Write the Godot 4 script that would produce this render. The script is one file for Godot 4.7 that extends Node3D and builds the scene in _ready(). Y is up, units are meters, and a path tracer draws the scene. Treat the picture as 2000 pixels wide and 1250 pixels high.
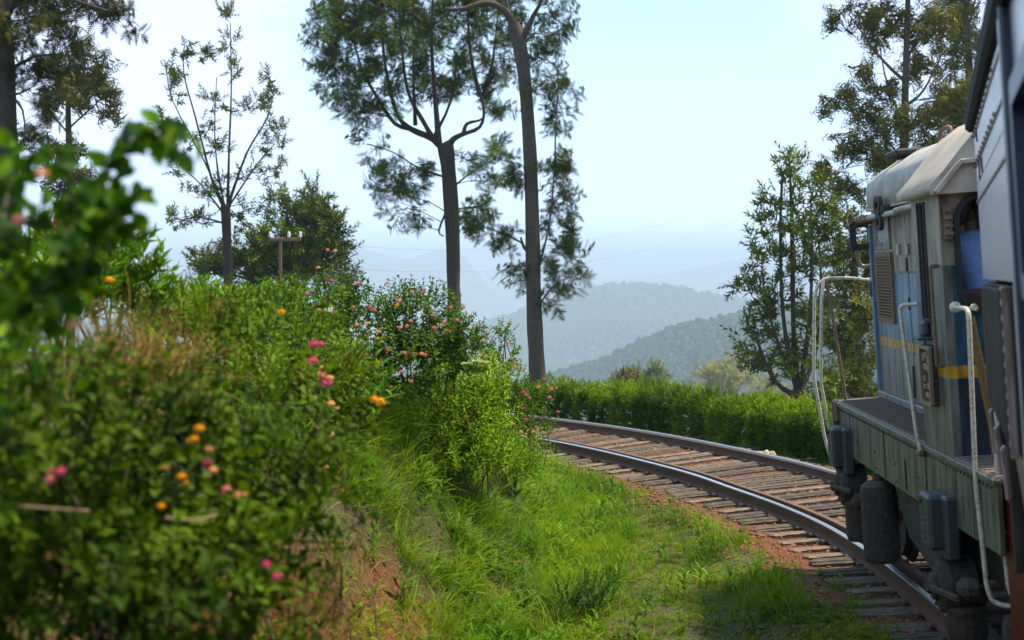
extends Node3D
# A hill-country train on a curve. Metres; y = 0 is the head of the near rail; the camera leans out of a carriage window at y = 2.8 and looks along -z.

const EYE := Vector3(0, 2.8, 0)
var rng := RandomNumberGenerator.new()
var noise := FastNoiseLite.new()
var noise2 := FastNoiseLite.new()
var mats := {}
var used := {}

# ---------------------------------------------------------------- small helpers
func rf(a: float, b: float) -> float:
	return rng.randf_range(a, b)

func lin(r: float, g: float, b: float) -> Color:   # a linear (real-world) base colour as an sRGB Color
	return Color(r, g, b).linear_to_srgb()

func table(t: float, xs: Array, ys: Array) -> float:
	if t <= xs[0]:
		return ys[0]
	for i in range(1, xs.size()):
		if t < xs[i]:
			var k: float = (t - xs[i - 1]) / (xs[i] - xs[i - 1])
			return lerpf(ys[i - 1], ys[i], k)
	return ys[ys.size() - 1]

func sstep(a: float, b: float, x: float) -> float:
	var t: float = clampf((x - a) / (b - a), 0.0, 1.0)
	return t * t * (3.0 - 2.0 * t)

func numbered(called: String) -> String:
	var n: int = used.get(called, 0)
	used[called] = n + 1
	return called if n == 0 else "%s_%03d" % [called, n]

func tag(o: Node3D, label: String, category: String, group := "") -> Node3D:
	o.set_meta("label", label)
	o.set_meta("category", category)
	if group != "":
		o.set_meta("group", group)
	return o

func thing(called: String, label: String, category: String, at := Vector3.ZERO, group := "") -> Node3D:
	var o := Node3D.new()
	o.name = numbered(called)
	add_child(o)
	o.position = at
	tag(o, label, category, group)
	return o

func begin() -> SurfaceTool:
	var st := SurfaceTool.new()
	st.begin(Mesh.PRIMITIVE_TRIANGLES)
	st.set_color(Color.WHITE)
	st.set_smooth_group(-1)
	return st

func finish(st: SurfaceTool, m: Material) -> ArrayMesh:
	st.generate_normals()
	var mesh: ArrayMesh = st.commit()
	mesh.surface_set_material(0, m)
	return mesh

func put(called: String, mesh: Mesh, parent: Node3D, at := Transform3D()) -> MeshInstance3D:
	var o := MeshInstance3D.new()
	o.name = called if parent != self else numbered(called)
	o.mesh = mesh
	o.transform = at
	parent.add_child(o, true)
	return o

func part(called: String, st: SurfaceTool, m: Material, parent: Node3D) -> MeshInstance3D:
	return put(called, finish(st, m), parent)

func struct(called: String, st: SurfaceTool, m: Material) -> MeshInstance3D:
	var o := part(called, st, m, self)
	o.set_meta("kind", "structure")
	return o

func scatter(called: String, parent: Node3D, mesh: Mesh, where: Array, tint: Array, stuff := true) -> MultiMeshInstance3D:
	var mm := MultiMesh.new()
	mm.transform_format = MultiMesh.TRANSFORM_3D
	mm.use_colors = true
	mm.mesh = mesh
	mm.instance_count = where.size()
	for i in where.size():
		mm.set_instance_transform(i, where[i])
		mm.set_instance_color(i, tint[i])
	var o := MultiMeshInstance3D.new()
	o.name = called if parent != self else numbered(called)
	o.multimesh = mm
	parent.add_child(o, true)
	if stuff:
		o.set_meta("kind", "stuff")
	return o

func tri(st: SurfaceTool, a: Vector3, b: Vector3, c: Vector3) -> void:
	st.add_vertex(a)
	st.add_vertex(b)
	st.add_vertex(c)

func quad(st: SurfaceTool, a: Vector3, b: Vector3, c: Vector3, d: Vector3) -> void:
	tri(st, a, b, c)
	tri(st, a, c, d)

func out_face(st: SurfaceTool, p: Array, centre: Vector3) -> void:   # a flat convex face turned away from centre (front faces run clockwise)
	var mid := Vector3.ZERO
	for v in p:
		mid += v
	mid /= p.size()
	var n: Vector3 = (p[1] - p[0]).cross(p[2] - p[0])
	if n.dot(mid - centre) > 0.0:
		p = p.duplicate()
		p.reverse()
	for i in range(1, p.size() - 1):
		tri(st, p[0], p[i], p[i + 1])

func box(st: SurfaceTool, c: Vector3, s: Vector3, bev := 0.01, b := Basis()) -> void:   # a chamfered box
	var h := s / 2.0
	var e: float = minf(bev, minf(h.x, minf(h.y, h.z)) * 0.8)
	var v := {}
	for i in 8:
		var g := Vector3(1 if i & 1 else -1, 1 if i & 2 else -1, 1 if i & 4 else -1)
		for a in 3:
			var q := g * h
			for k in 3:
				if k != a:
					q[k] -= g[k] * e
			v[i * 3 + a] = c + b * q
	for a in 3:
		var u: int = 1 << ((a + 1) % 3)
		var w: int = 1 << ((a + 2) % 3)
		for sgn in 2:
			var o: int = sgn << a
			out_face(st, [v[o * 3 + a], v[(o | u) * 3 + a], v[(o | u | w) * 3 + a], v[(o | w) * 3 + a]], c)
		for k in 4:   # edges along axis a
			var o2: int = (u if k & 1 else 0) | (w if k & 2 else 0)
			var p1: int = (a + 1) % 3
			var p2: int = (a + 2) % 3
			var o3: int = o2 | (1 << a)
			out_face(st, [v[o2 * 3 + p1], v[o2 * 3 + p2], v[o3 * 3 + p2], v[o3 * 3 + p1]], c)
	for i in 8:
		out_face(st, [v[i * 3], v[i * 3 + 1], v[i * 3 + 2]], c)

func beam(st: SurfaceTool, a: Vector3, b: Vector3, w: float, t: float, bev := 0.006) -> void:   # a box from a to b
	var z := (b - a).normalized()
	var x := Vector3.UP.cross(z)
	if x.length() < 0.05:
		x = Vector3.RIGHT
	x = x.normalized()
	box(st, (a + b) / 2.0, Vector3(w, t, (b - a).length()), bev, Basis(x, z.cross(x), z))

func tube(st: SurfaceTool, pts: Array, radii: Array, sides := 8, caps := true) -> void:
	var n := pts.size()
	st.set_smooth_group(0)
	var ref := Vector3.UP
	var d0: Vector3 = (pts[1] - pts[0]).normalized()
	if absf(d0.dot(ref)) > 0.9:
		ref = Vector3.RIGHT
	var x := ref.cross(d0).normalized()
	var prev := []
	for i in n:
		var d: Vector3
		if i == 0:
			d = pts[1] - pts[0]
		elif i == n - 1:
			d = pts[i] - pts[i - 1]
		else:
			d = (pts[i] - pts[i - 1]).normalized() + (pts[i + 1] - pts[i]).normalized()
		d = d.normalized()
		x = (x - d * x.dot(d))
		x = x.normalized() if x.length() > 0.001 else d.cross(Vector3(0.3, 0.5, 0.8)).normalized()
		var y := d.cross(x)
		var r: float = radii[i] if i < radii.size() else radii[radii.size() - 1]
		var ring := []
		for k in sides:
			var a := TAU * k / sides
			ring.append(pts[i] + (x * cos(a) + y * sin(a)) * r)
		if i > 0:
			for k in sides:
				var k2 := (k + 1) % sides
				quad(st, prev[k], ring[k], ring[k2], prev[k2])
		if caps and (i == 0 or i == n - 1):
			st.set_smooth_group(-1)
			for k in range(1, sides - 1):
				if i == 0:
					tri(st, ring[0], ring[k], ring[k + 1])
				else:
					tri(st, ring[0], ring[k + 1], ring[k])
			st.set_smooth_group(0)
		prev = ring
	st.set_smooth_group(-1)

func lathe(st: SurfaceTool, axis_at: Transform3D, prof: Array, sides := 20) -> void:   # profile of (radius, height) turned round local y
	st.set_smooth_group(-1)
	var prev := []
	for i in prof.size():
		var ring := []
		for k in sides:
			var a := TAU * k / sides
			ring.append(axis_at * Vector3(cos(a) * prof[i].x, prof[i].y, sin(a) * prof[i].x))
		if i > 0:
			for k in sides:
				var k2 := (k + 1) % sides
				quad(st, prev[k], prev[k2], ring[k2], ring[k])
		prev = ring

func smooth_path(p: Array, per := 4) -> Array:   # a rounded line through the points
	var out := []
	for i in p.size() - 1:
		var a: Vector3 = p[maxi(i - 1, 0)]
		var b: Vector3 = p[i]
		var c: Vector3 = p[i + 1]
		var d: Vector3 = p[mini(i + 2, p.size() - 1)]
		for k in per:
			out.append(b.cubic_interpolate(c, a, d, float(k) / per))
	out.append(p[p.size() - 1])
	return out

func bent(p: Array, r := 0.08, n := 5) -> Array:   # straight runs of pipe with rounded bends
	var out := [p[0]]
	for i in range(1, p.size() - 1):
		var a: Vector3 = p[i - 1] - p[i]
		var b: Vector3 = p[i + 1] - p[i]
		var k: float = minf(r, minf(a.length(), b.length()) * 0.45)
		var u: Vector3 = p[i] + a.normalized() * k
		var v: Vector3 = p[i] + b.normalized() * k
		for j in n + 1:
			var t := float(j) / n
			out.append(u.lerp(p[i], t).lerp(p[i].lerp(v, t), t))
	out.append(p[p.size() - 1])
	return out

func facing(up: Vector3, turn := 0.0) -> Basis:   # a basis whose y is up
	var y := up.normalized()
	var x := y.cross(Vector3(0.31, 0.2, 0.93))
	if x.length() < 0.1:
		x = y.cross(Vector3.RIGHT)
	x = x.normalized()
	return Basis(x, y, x.cross(y)) * Basis(Vector3.UP, turn)

# ---------------------------------------------------------------- materials
func noise_tex(freq: float, lo: Color, hi: Color, seed_: int, size := 256, oct := 5, mid = null, bump := false) -> NoiseTexture2D:
	var n := FastNoiseLite.new()
	n.seed = seed_
	n.frequency = freq
	n.fractal_octaves = oct
	var t := NoiseTexture2D.new()
	t.width = size
	t.height = size
	t.seamless = true
	t.noise = n
	if not bump:
		var g := Gradient.new()
		g.set_color(0, lo)
		g.set_color(1, hi)
		g.set_offset(0, 0.2)
		g.set_offset(1, 0.8)
		if mid != null:
			g.add_point(0.5, mid)
		t.color_ramp = g
	return t

func plain(name_: String, c: Color, rough := 0.7, metal := 0.0) -> StandardMaterial3D:
	var m := StandardMaterial3D.new()
	m.resource_name = name_
	m.albedo_color = c
	m.roughness = rough
	m.metallic = metal
	mats[name_] = m
	return m

func worn(name_: String, lo: Color, hi: Color, freq: float, scale: Vector3, rough := 0.6, metal := 0.0, relief := 0.0, mid = null) -> StandardMaterial3D:   # two tones of the same surface, laid on from three sides
	var m := plain(name_, Color.WHITE, rough, metal)
	m.albedo_texture = noise_tex(freq, lo, hi, hash(name_) % 1000, 256, 5, mid)
	m.uv1_triplanar = true
	m.uv1_scale = scale
	if relief > 0.0:
		m.heightmap_enabled = true
		m.heightmap_scale = relief
		m.heightmap_texture = noise_tex(freq * 2.0, Color.BLACK, Color.WHITE, hash(name_) % 1000 + 7, 256, 5, null, true)
	return m

func leafy(name_: String, rough := 0.45, through := 0.5) -> StandardMaterial3D:
	var m := plain(name_, Color.WHITE, rough)
	m.vertex_color_use_as_albedo = true
	m.backlight_enabled = true
	m.backlight = Color(through, through, through * 0.55)
	m.metallic_specular = 0.18
	return m

# ---------------------------------------------------------------- the lie of the land; d is the distance ahead of the camera (-z)
const RAIL_D := [-30.0, -10.0, 0.0, 4.0, 7.0, 9.0, 10.5, 12.0, 14.0, 14.8, 15.6, 16.54, 17.86, 18.9, 19.97, 21.28, 22.86, 24.2, 25.6, 27.0, 29.0, 31.0, 33.0, 35.0, 40.0]
const RAIL_X := [-7.5, -2.0, 0.95, 2.05, 2.85, 3.32, 3.52, 3.62, 3.635, 3.6, 3.55, 3.43, 3.14, 2.83, 2.57, 2.05, 1.347, 0.596, -0.4, -1.65, -4.0, -7.0, -11.0, -16.0, -30.0]
const GAUGE := 1.7

func rail_x(d: float) -> float:
	return table(d, RAIL_D, RAIL_X)

func rail_point(d: float) -> Vector3:
	var x: float = (rail_x(d - 0.5) + rail_x(d) * 2.0 + rail_x(d + 0.5)) / 4.0
	return Vector3(x, 0, -d)

func rail_right(d: float) -> Vector3:   # level, square to the track, towards the outer rail
	var t := (rail_point(d + 0.9) - rail_point(d - 0.9)).normalized()
	return Vector3(-t.z, 0, t.x)

func foot_x(d: float) -> float:   # where the left bank begins to rise
	return table(d, [-30.0, -10.0, 0.0, 3.0, 5.0, 8.0, 10.0, 11.7, 13.2, 14.5, 16.0, 18.0, 20.0, 22.0, 24.0, 27.0, 30.0, 35.0, 60.0], [-10.0, -4.5, -1.35, -0.8, -0.8, -0.85, -0.55, -0.2, 0.25, 0.55, 0.78, 0.9, 0.85, 0.55, -0.2, -3.2, -7.0, -18.0, -90.0])

func ground(x: float, z: float) -> float:
	var d := -z
	var inner := rail_x(clampf(d, -30.0, 40.0))
	if d > 40.0:
		inner -= (d - 40.0) * 2.8
	var s := foot_x(d) - x
	var run: float = table(d, [3.0, 8.0, 11.0, 14.0, 20.0, 26.0], [0.75, 1.0, 1.5, 1.75, 1.6, 1.5])
	var high: float = table(d, [3.0, 8.0, 13.0, 16.0, 19.0, 23.0, 30.0], [1.85, 1.8, 1.85, 1.75, 1.3, 0.9, 1.2])
	var slope_k: float = table(d, [-20.0, 26.0, 40.0], [1.0, 1.0, 1.0])
	var right := x - inner
	var cant := 0.06 * clampf(right, -0.3, GAUGE + 0.3)
	var y := -0.185 + cant
	y -= 0.155 * sstep(-0.9, -1.7, right)
	y -= 0.07 * sstep(GAUGE + 0.8, GAUGE + 1.3, right)
	# the bank and the tea field on it
	var tall: float = high * sstep(0.0, run, s) + clampf((s - run) * 0.13, 0.0, maxf(0.0, 2.35 - high))
	y += tall * slope_k
	y += 0.07 * sstep(0.1, 0.8, s) * noise.get_noise_2d(x * 60.0, z * 60.0) * 2.0 + 0.05 * noise.get_noise_2d(x * 25.0, z * 25.0) * sstep(-0.3, -1.4, right)
	# beyond the tea hedge the hill falls away to the valley
	var out := right - GAUGE - 3.4
	var fall: float = maxf(0.0, out) * 0.22 + maxf(0.0, out - 12.0) * 0.2
	var ahead: float = maxf(0.0, d - 62.0) * 0.42
	var r := Vector2(x, z).length()
	var floor_: float = table(r, [0.0, 300.0, 800.0, 2000.0, 12000.0], [-60.0, -75.0, -150.0, -255.0, -255.0])
	var drop := maxf(fall, ahead if x < inner + 20.0 else fall)
	var beyond: float = maxf(0.0, -d - 40.0) * 0.05 + maxf(0.0, -x - 120.0) * 0.3
	y -= minf(maxf(drop, beyond), absf(floor_) + 3.0 + 8.0 * noise2.get_noise_2d(x * 0.1, z * 0.1))
	return y

func axis(fine_from: float, fine_to: float, step: float, lo: float, hi: float) -> Array:
	var out := []
	var v := fine_from
	while v <= fine_to + 0.001:
		out.append(v)
		v += step
	var g := step
	var a: float = out[0]
	while a > lo:
		g *= 1.28
		a -= g
		out.push_front(maxf(a, lo))
	g = step
	a = out[out.size() - 1]
	while a < hi:
		g *= 1.28
		a += g
		out.append(minf(a, hi))
	return out

func make_ground() -> void:
	var xs := axis(-6.0, 9.0, 0.14, -9500.0, 9500.0)
	var ds := axis(-1.0, 34.0, 0.16, -400.0, 10500.0)
	var st := begin()
	st.set_smooth_group(0)
	var earth := Color(0.21, 0.058, 0.013)
	var litter := Color(0.085, 0.05, 0.018)
	var moss := Color(0.075, 0.10, 0.016)
	var valley := Color(0.05, 0.085, 0.03)
	for d in ds:
		for x in xs:
			var right: float = x - rail_x(clampf(d, -30.0, 40.0))
			var n := noise.get_noise_2d(x * 90.0, d * 90.0)
			var n2 := noise2.get_noise_2d(x * 30.0, d * 30.0)
			var s: float = foot_x(d) - x
			var c := moss.lerp(litter, clampf(0.5 + n * 1.2, 0.0, 1.0))
			var bed: float = sstep(-1.25, -0.75, right + n * 0.5) * (1.0 - sstep(GAUGE + 0.5, GAUGE + 1.0, right + n * 0.4))
			bed *= 1.0 if d < 45.0 else 0.0
			var bare: float = sstep(0.02, 0.22, s) * (1.0 - sstep(0.6, 1.0, s)) * sstep(-0.1, 0.2, n2 + 0.3) * sstep(12.6, 11.0, d)
			c = c.lerp(earth, maxf(bed, bare))
			c = c.lerp(valley, sstep(40.0, 120.0, Vector2(x, d).length()))
			st.set_color(c)
			st.add_vertex(Vector3(x, ground(x, -d), -d))
	var w := xs.size()
	for j in ds.size() - 1:
		for i in w - 1:
			var a := j * w + i
			for k in [a, a + w, a + 1, a + 1, a + w, a + w + 1]:
				st.add_index(k)
	var m := plain("soil", Color.WHITE, 0.95)
	m.vertex_color_use_as_albedo = true
	m.albedo_texture = noise_tex(0.03, Color(0.55, 0.55, 0.55), Color(1, 1, 1), 3, 512)
	m.uv1_triplanar = true
	m.uv1_world_triplanar = true
	m.uv1_scale = Vector3(0.9, 0.9, 0.9)
	m.heightmap_enabled = true
	m.heightmap_scale = 3.0
	m.heightmap_texture = noise_tex(0.05, Color.BLACK, Color.WHITE, 5, 512, 5, null, true)
	struct("ground", st, m)

# ---------------------------------------------------------------- hills and their woods
func crown_mesh(seed_: int, m: Material, rough_k := 0.35) -> ArrayMesh:
	var st := begin()
	var n := FastNoiseLite.new()
	n.seed = seed_
	n.frequency = 0.9
	var rows := 6
	var cols := 9
	st.set_smooth_group(-1)
	var grid := []
	for i in rows + 1:
		var a := PI * i / rows
		var ring := []
		for k in cols:
			var b := TAU * k / cols
			var v := Vector3(sin(a) * cos(b), cos(a), sin(a) * sin(b))
			ring.append(v * (0.5 + rough_k * n.get_noise_3dv(v * 1.6)) * Vector3(1, 1.15, 1))
		grid.append(ring)
	for i in rows:
		for k in cols:
			var k2 := (k + 1) % cols
			quad(st, grid[i][k], grid[i][k2], grid[i + 1][k2], grid[i + 1][k])
	return finish(st, m)

func hill(called: String, forest: String, ridge: Array, d_ridge: float, d_foot: float, y_foot: float, trees: int, size: float, tones: Array, rough_k: float) -> void:
	# ridge: (x, y) of the skyline at d_ridge; the flank runs down towards the viewer to y_foot at d_foot
	var st := begin()
	st.set_smooth_group(0)
	var cols := 90
	var rows := 22
	var xs := []
	var ys := []
	for p in ridge:
		xs.append(p.x)
		ys.append(p.y)
	var x0: float = xs[0]
	var x1: float = xs[xs.size() - 1]
	var pts := []
	for j in rows + 1:
		var t := float(j) / rows
		for i in cols + 1:
			var x := lerpf(x0, x1, float(i) / cols)
			var d: float = lerpf(d_ridge, d_foot, t) + (d_ridge - d_foot) * 0.12 * noise2.get_noise_2d(x / size * 0.9, t * 60.0)
			var top := table(x, xs, ys)
			var y := lerpf(top, y_foot, pow(t, 0.85)) + sin(minf(t * 3.0, 1.0) * PI) * 0.0
			y += (top - y_foot) * rough_k * noise.get_noise_2d(x / size * 2.0, t * 90.0) * sstep(0.0, 0.25, t)
			var p := Vector3(x * lerpf(1.0, d_foot / d_ridge, t * 0.3), y, -d)
			pts.append(p)
	# the far side falls away again
	var back := []
	for i in cols + 1:
		var p: Vector3 = pts[i]
		back.append(Vector3(p.x, y_foot, p.z - (d_ridge - d_foot) * 0.6))
	st.set_color(Color(tones[0].r, tones[0].g, tones[0].b))
	var w := cols + 1
	for p in back:
		st.add_vertex(p)
	for p in pts:
		st.add_vertex(p)
	for j in rows + 1:
		for i in cols:
			var a := j * w + i
			for k in [a, a + 1, a + w, a + 1, a + w + 1, a + w]:
				st.add_index(k)
	var m := plain(called + "_soil", Color.WHITE, 0.95)
	m.vertex_color_use_as_albedo = true
	struct(called, st, m)
	if trees == 0:
		return
	var fm := leafy(called + "_canopy", 0.8, 0.2)
	var mesh := crown_mesh(hash(called) % 99, fm)
	var where := []
	var tint := []
	for k in trees:
		var t: float = pow(rng.randf(), 1.3)
		var fi := rng.randf() * cols
		var j: int = mini(int(t * rows), rows - 1)
		var i: int = mini(int(fi), cols - 1)
		var ft := t * rows - j
		var a: Vector3 = pts[j * w + i].lerp(pts[j * w + i + 1], fi - i)
		var b: Vector3 = pts[(j + 1) * w + i].lerp(pts[(j + 1) * w + i + 1], fi - i)
		var p := a.lerp(b, ft)
		var sz := size * rf(0.6, 1.4)
		var bs := Basis(Vector3.UP, rf(0, TAU)).scaled(Vector3(sz, sz * rf(0.9, 1.5), sz))
		where.append(Transform3D(bs, p + Vector3.UP * sz * 0.3))
		var q: float = clampf(0.5 + 0.9 * noise.get_noise_2d(p.x / size * 1.5, p.z / size * 1.5), 0.0, 1.0)
		tint.append(tones[0].lerp(tones[1], q) * rf(0.75, 1.25))
	scatter(forest, self, mesh, where, tint)

func make_hills() -> void:
	var sc := func(px: float, py: float, d: float) -> Vector2: return Vector2((px - 1000.0) / 2800.0 * d, 2.8 - (py - 535.0) / 2800.0 * d)
	var d := 1500.0
	hill("near_hill", "near_hill_forest", [sc.call(900, 790, d), sc.call(1080, 742, d), sc.call(1180, 712, d), sc.call(1250, 676, d), sc.call(1320, 650, d), sc.call(1400, 632, d), sc.call(1470, 620, d), sc.call(1620, 596, d), sc.call(1900, 590, d), sc.call(2300, 640, d)], d, 650.0, -120.0, 16000, 7.0, [Color(0.022, 0.05, 0.024), Color(0.036, 0.066, 0.028)], 0.10)
	d = 3600.0
	hill("middle_hill", "middle_hill_forest", [sc.call(500, 700, d), sc.call(820, 665, d), sc.call(930, 640, d), sc.call(1000, 618, d), sc.call(1090, 585, d), sc.call(1150, 565, d), sc.call(1220, 560, d), sc.call(1310, 562, d), sc.call(1360, 574, d), sc.call(1440, 590, d), sc.call(1600, 610, d), sc.call(2300, 640, d)], d, 1900.0, -250.0, 22000, 11.0, [Color(0.03, 0.05, 0.04), Color(0.075, 0.09, 0.045)], 0.16)
	d = 8200.0
	hill("far_mountain", "", [sc.call(0, 560, d), sc.call(500, 520, d), sc.call(640, 490, d), sc.call(700, 482, d), sc.call(760, 500, d), sc.call(800, 507, d), sc.call(850, 488, d), sc.call(890, 488, d), sc.call(915, 505, d), sc.call(945, 552, d), sc.call(990, 590, d), sc.call(1060, 610, d), sc.call(1300, 640, d)], d, 6800.0, -250.0, 0, 60.0, [Color(0.05, 0.07, 0.05), Color(0.05, 0.07, 0.05)], 0.05)
	d = 9200.0
	hill("far_ridge", "", [sc.call(900, 600, d), sc.call(1100, 560, d), sc.call(1180, 548, d), sc.call(1300, 535, d), sc.call(1400, 515, d), sc.call(1480, 500, d), sc.call(1600, 490, d), sc.call(2200, 520, d)], d, 8000.0, -250.0, 0, 60.0, [Color(0.05, 0.07, 0.05), Color(0.05, 0.07, 0.05)], 0.05)

# ---------------------------------------------------------------- the railway
func sweep(st: SurfaceTool, prof: Array, from: float, to: float, off: float, lift: float, step := 0.35) -> void:   # a profile (right, up) run along the track
	var prev := []
	var d := from
	while d <= to:
		var o := rail_point(d)
		var r := rail_right(d)
		var ring := []
		for p in prof:
			var side: float = off + p.x
			ring.append(o + r * side + Vector3.UP * (p.y + lift))
		if prev.size():
			for k in prof.size():
				var k2 := (k + 1) % prof.size()
				quad(st, prev[k], prev[k2], ring[k2], ring[k])
		prev = ring
		d += step

func make_track() -> void:
	var t := thing("railway_track", "curving broad gauge railway track on dark timber sleepers in red earth", "railway track")
	var rust := worn("rail_rust", lin(0.05, 0.028, 0.018), lin(0.16, 0.07, 0.035), 0.06, Vector3(2, 2, 2), 0.85, 0.0)
	var steel := worn("rail_steel", lin(0.50, 0.52, 0.58), lin(0.70, 0.72, 0.80), 0.04, Vector3(0.6, 6, 6), 0.28, 0.9)
	var web := [Vector2(-0.07, -0.155), Vector2(-0.07, -0.14), Vector2(-0.012, -0.12), Vector2(-0.012, -0.045), Vector2(-0.036, -0.035), Vector2(-0.036, -0.006), Vector2(0.036, -0.006), Vector2(0.036, -0.035), Vector2(0.012, -0.045), Vector2(0.012, -0.12), Vector2(0.07, -0.14), Vector2(0.07, -0.155)]
	var head := [Vector2(-0.034, -0.012), Vector2(-0.034, -0.004), Vector2(-0.026, 0.002), Vector2(0.026, 0.002), Vector2(0.034, -0.004), Vector2(0.034, -0.012)]
	for k in [[0.0, 0.0, "inner"], [GAUGE, 0.1, "outer"]]:
		var st := begin()
		sweep(st, web, -12.0, 34.0, k[0], k[1])
		var rail := part("rail", st, rust, t)
		var s2 := begin()
		var hp := head.duplicate()
		if k[0] > 0.5:   # the flange has polished the running side of the outer rail
			hp[0] = Vector2(-0.0375, -0.038)
			hp[1] = Vector2(-0.0375, -0.005)
			hp[5] = Vector2(-0.030, -0.03)
		sweep(s2, hp, -12.0, 34.0, k[0], k[1] + 0.001)
		part("rail_head", s2, steel, rail)
	var s3 := begin()
	sweep(s3, web, 8.0, 26.0, 0.2, 0.0)
	var g := part("guard_rail", s3, rust, t)
	g.set_meta("label", "dull dark check rail inside the near rail")
	# sleepers: four weathered timbers shared by all
	var wood := []
	var tones := [[Color(0.065, 0.047, 0.037), Color(0.23, 0.175, 0.14)], [Color(0.05, 0.038, 0.031), Color(0.17, 0.13, 0.105)], [Color(0.08, 0.056, 0.042), Color(0.28, 0.21, 0.165)], [Color(0.04, 0.031, 0.026), Color(0.14, 0.11, 0.09)]]
	for k in 4:
		var m := worn("sleeper_wood_%d" % k, tones[k][0].linear_to_srgb(), tones[k][1].linear_to_srgb(), 0.05, Vector3(0.35, 3.5, 5.5), 0.9, 0.0, 1.2)
		var st := begin()
		var l := rf(2.75, 2.9)
		for j in 3:   # split along the grain: three baulks of slightly different height
			box(st, Vector3(rf(-0.03, 0.03), -0.205 + rf(-0.012, 0.012), (j - 1) * 0.066), Vector3(l + rf(-0.05, 0.05), 0.13, 0.060), 0.010)
		wood.append(finish(st, m))
	var d := 8.6
	while d < 29.0:
		var o := rail_point(d) + rail_right(d) * (GAUGE / 2.0)
		var r := rail_right(d)
		var up := (Vector3.UP - r * 0.06).normalized()
		var x := (r + Vector3.UP * 0.06).normalized()
		var b := Basis(x, up, x.cross(up)) * Basis(Vector3.UP, rf(-0.035, 0.035))
		put("sleeper", wood[rng.randi() % 4], t, Transform3D(b, o + Vector3(0, 0.045 + rf(-0.012, 0.012), 0) + r * rf(-0.06, 0.06)))
		var dir := (rail_point(d + 0.4) - rail_point(d - 0.4)) / 0.8
		d += rf(0.40, 0.46) / dir.length()
	# rail spikes and chairs
	var cs := begin()
	box(cs, Vector3(0.085, -0.145, 0), Vector3(0.06, 0.03, 0.09), 0.008)
	box(cs, Vector3(-0.085, -0.145, 0), Vector3(0.06, 0.03, 0.09), 0.008)
	var chair := finish(cs, rust)
	var where := []
	var tint := []
	d = 9.0
	while d < 26.0:
		for k in [[0.0, 0.0], [GAUGE, 0.1]]:
			var r := rail_right(d)
			where.append(Transform3D(Basis(r, Vector3.UP, r.cross(Vector3.UP)), rail_point(d) + r * k[0] + Vector3.UP * k[1]))
			tint.append(Color.WHITE)
		d += 0.42
	scatter("rail_fastening", t, chair, where, tint)
	# loose red stones between the sleepers
	var sm := plain("stone", Color.WHITE, 0.9)
	sm.vertex_color_use_as_albedo = true
	var stone := crown_mesh(4, sm, 0.5)
	where = []
	tint = []
	for k in 21000:
		var dd := rf(7.0, 29.0)
		var side: float = rf(-1.25, GAUGE + 0.9)
		var p := rail_point(dd) + rail_right(dd) * side
		p.y = ground(p.x, p.z) + rf(-0.03, 0.012)
		var s := rf(0.012, 0.04)
		if rng.randf() < 0.15:
			s *= 1.6
		where.append(Transform3D(Basis(Vector3(rf(-1, 1), rf(-1, 1), rf(-1, 1)).normalized(), rf(0, TAU)).scaled(Vector3(s * 1.3, s * 0.8, s)), p))
		tint.append(Color(0.26, 0.09, 0.035).lerp(Color(0.16, 0.09, 0.055), rng.randf()) * rf(0.5, 1.4))
	var st_ := scatter("track_gravel", self, stone, where, tint)
	st_.set_meta("label", "loose red gravel lying between and beside the sleepers")
	st_.set_meta("category", "gravel")
	# a pale broken rock by the far rail
	var rk := begin()
	var rm := worn("pale_rock", lin(0.34, 0.22, 0.14), lin(0.55, 0.42, 0.30), 0.05, Vector3(6, 6, 6), 0.9)
	var base := rail_point(21.3) + rail_right(21.3) * (GAUGE + 0.35)
	for k in 3:
		box(rk, base + Vector3(0.1 * k - 0.1, 0.0 + 0.02 * (k % 2), 0.02 * k), Vector3(0.15, 0.12, 0.10), 0.045, Basis(Vector3(0.4, 1, 0.2).normalized(), k * 1.1))
	tag(part("rock", rk, rm, self), "pale tan broken rock beside the far rail at the hedge foot", "rock")

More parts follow.
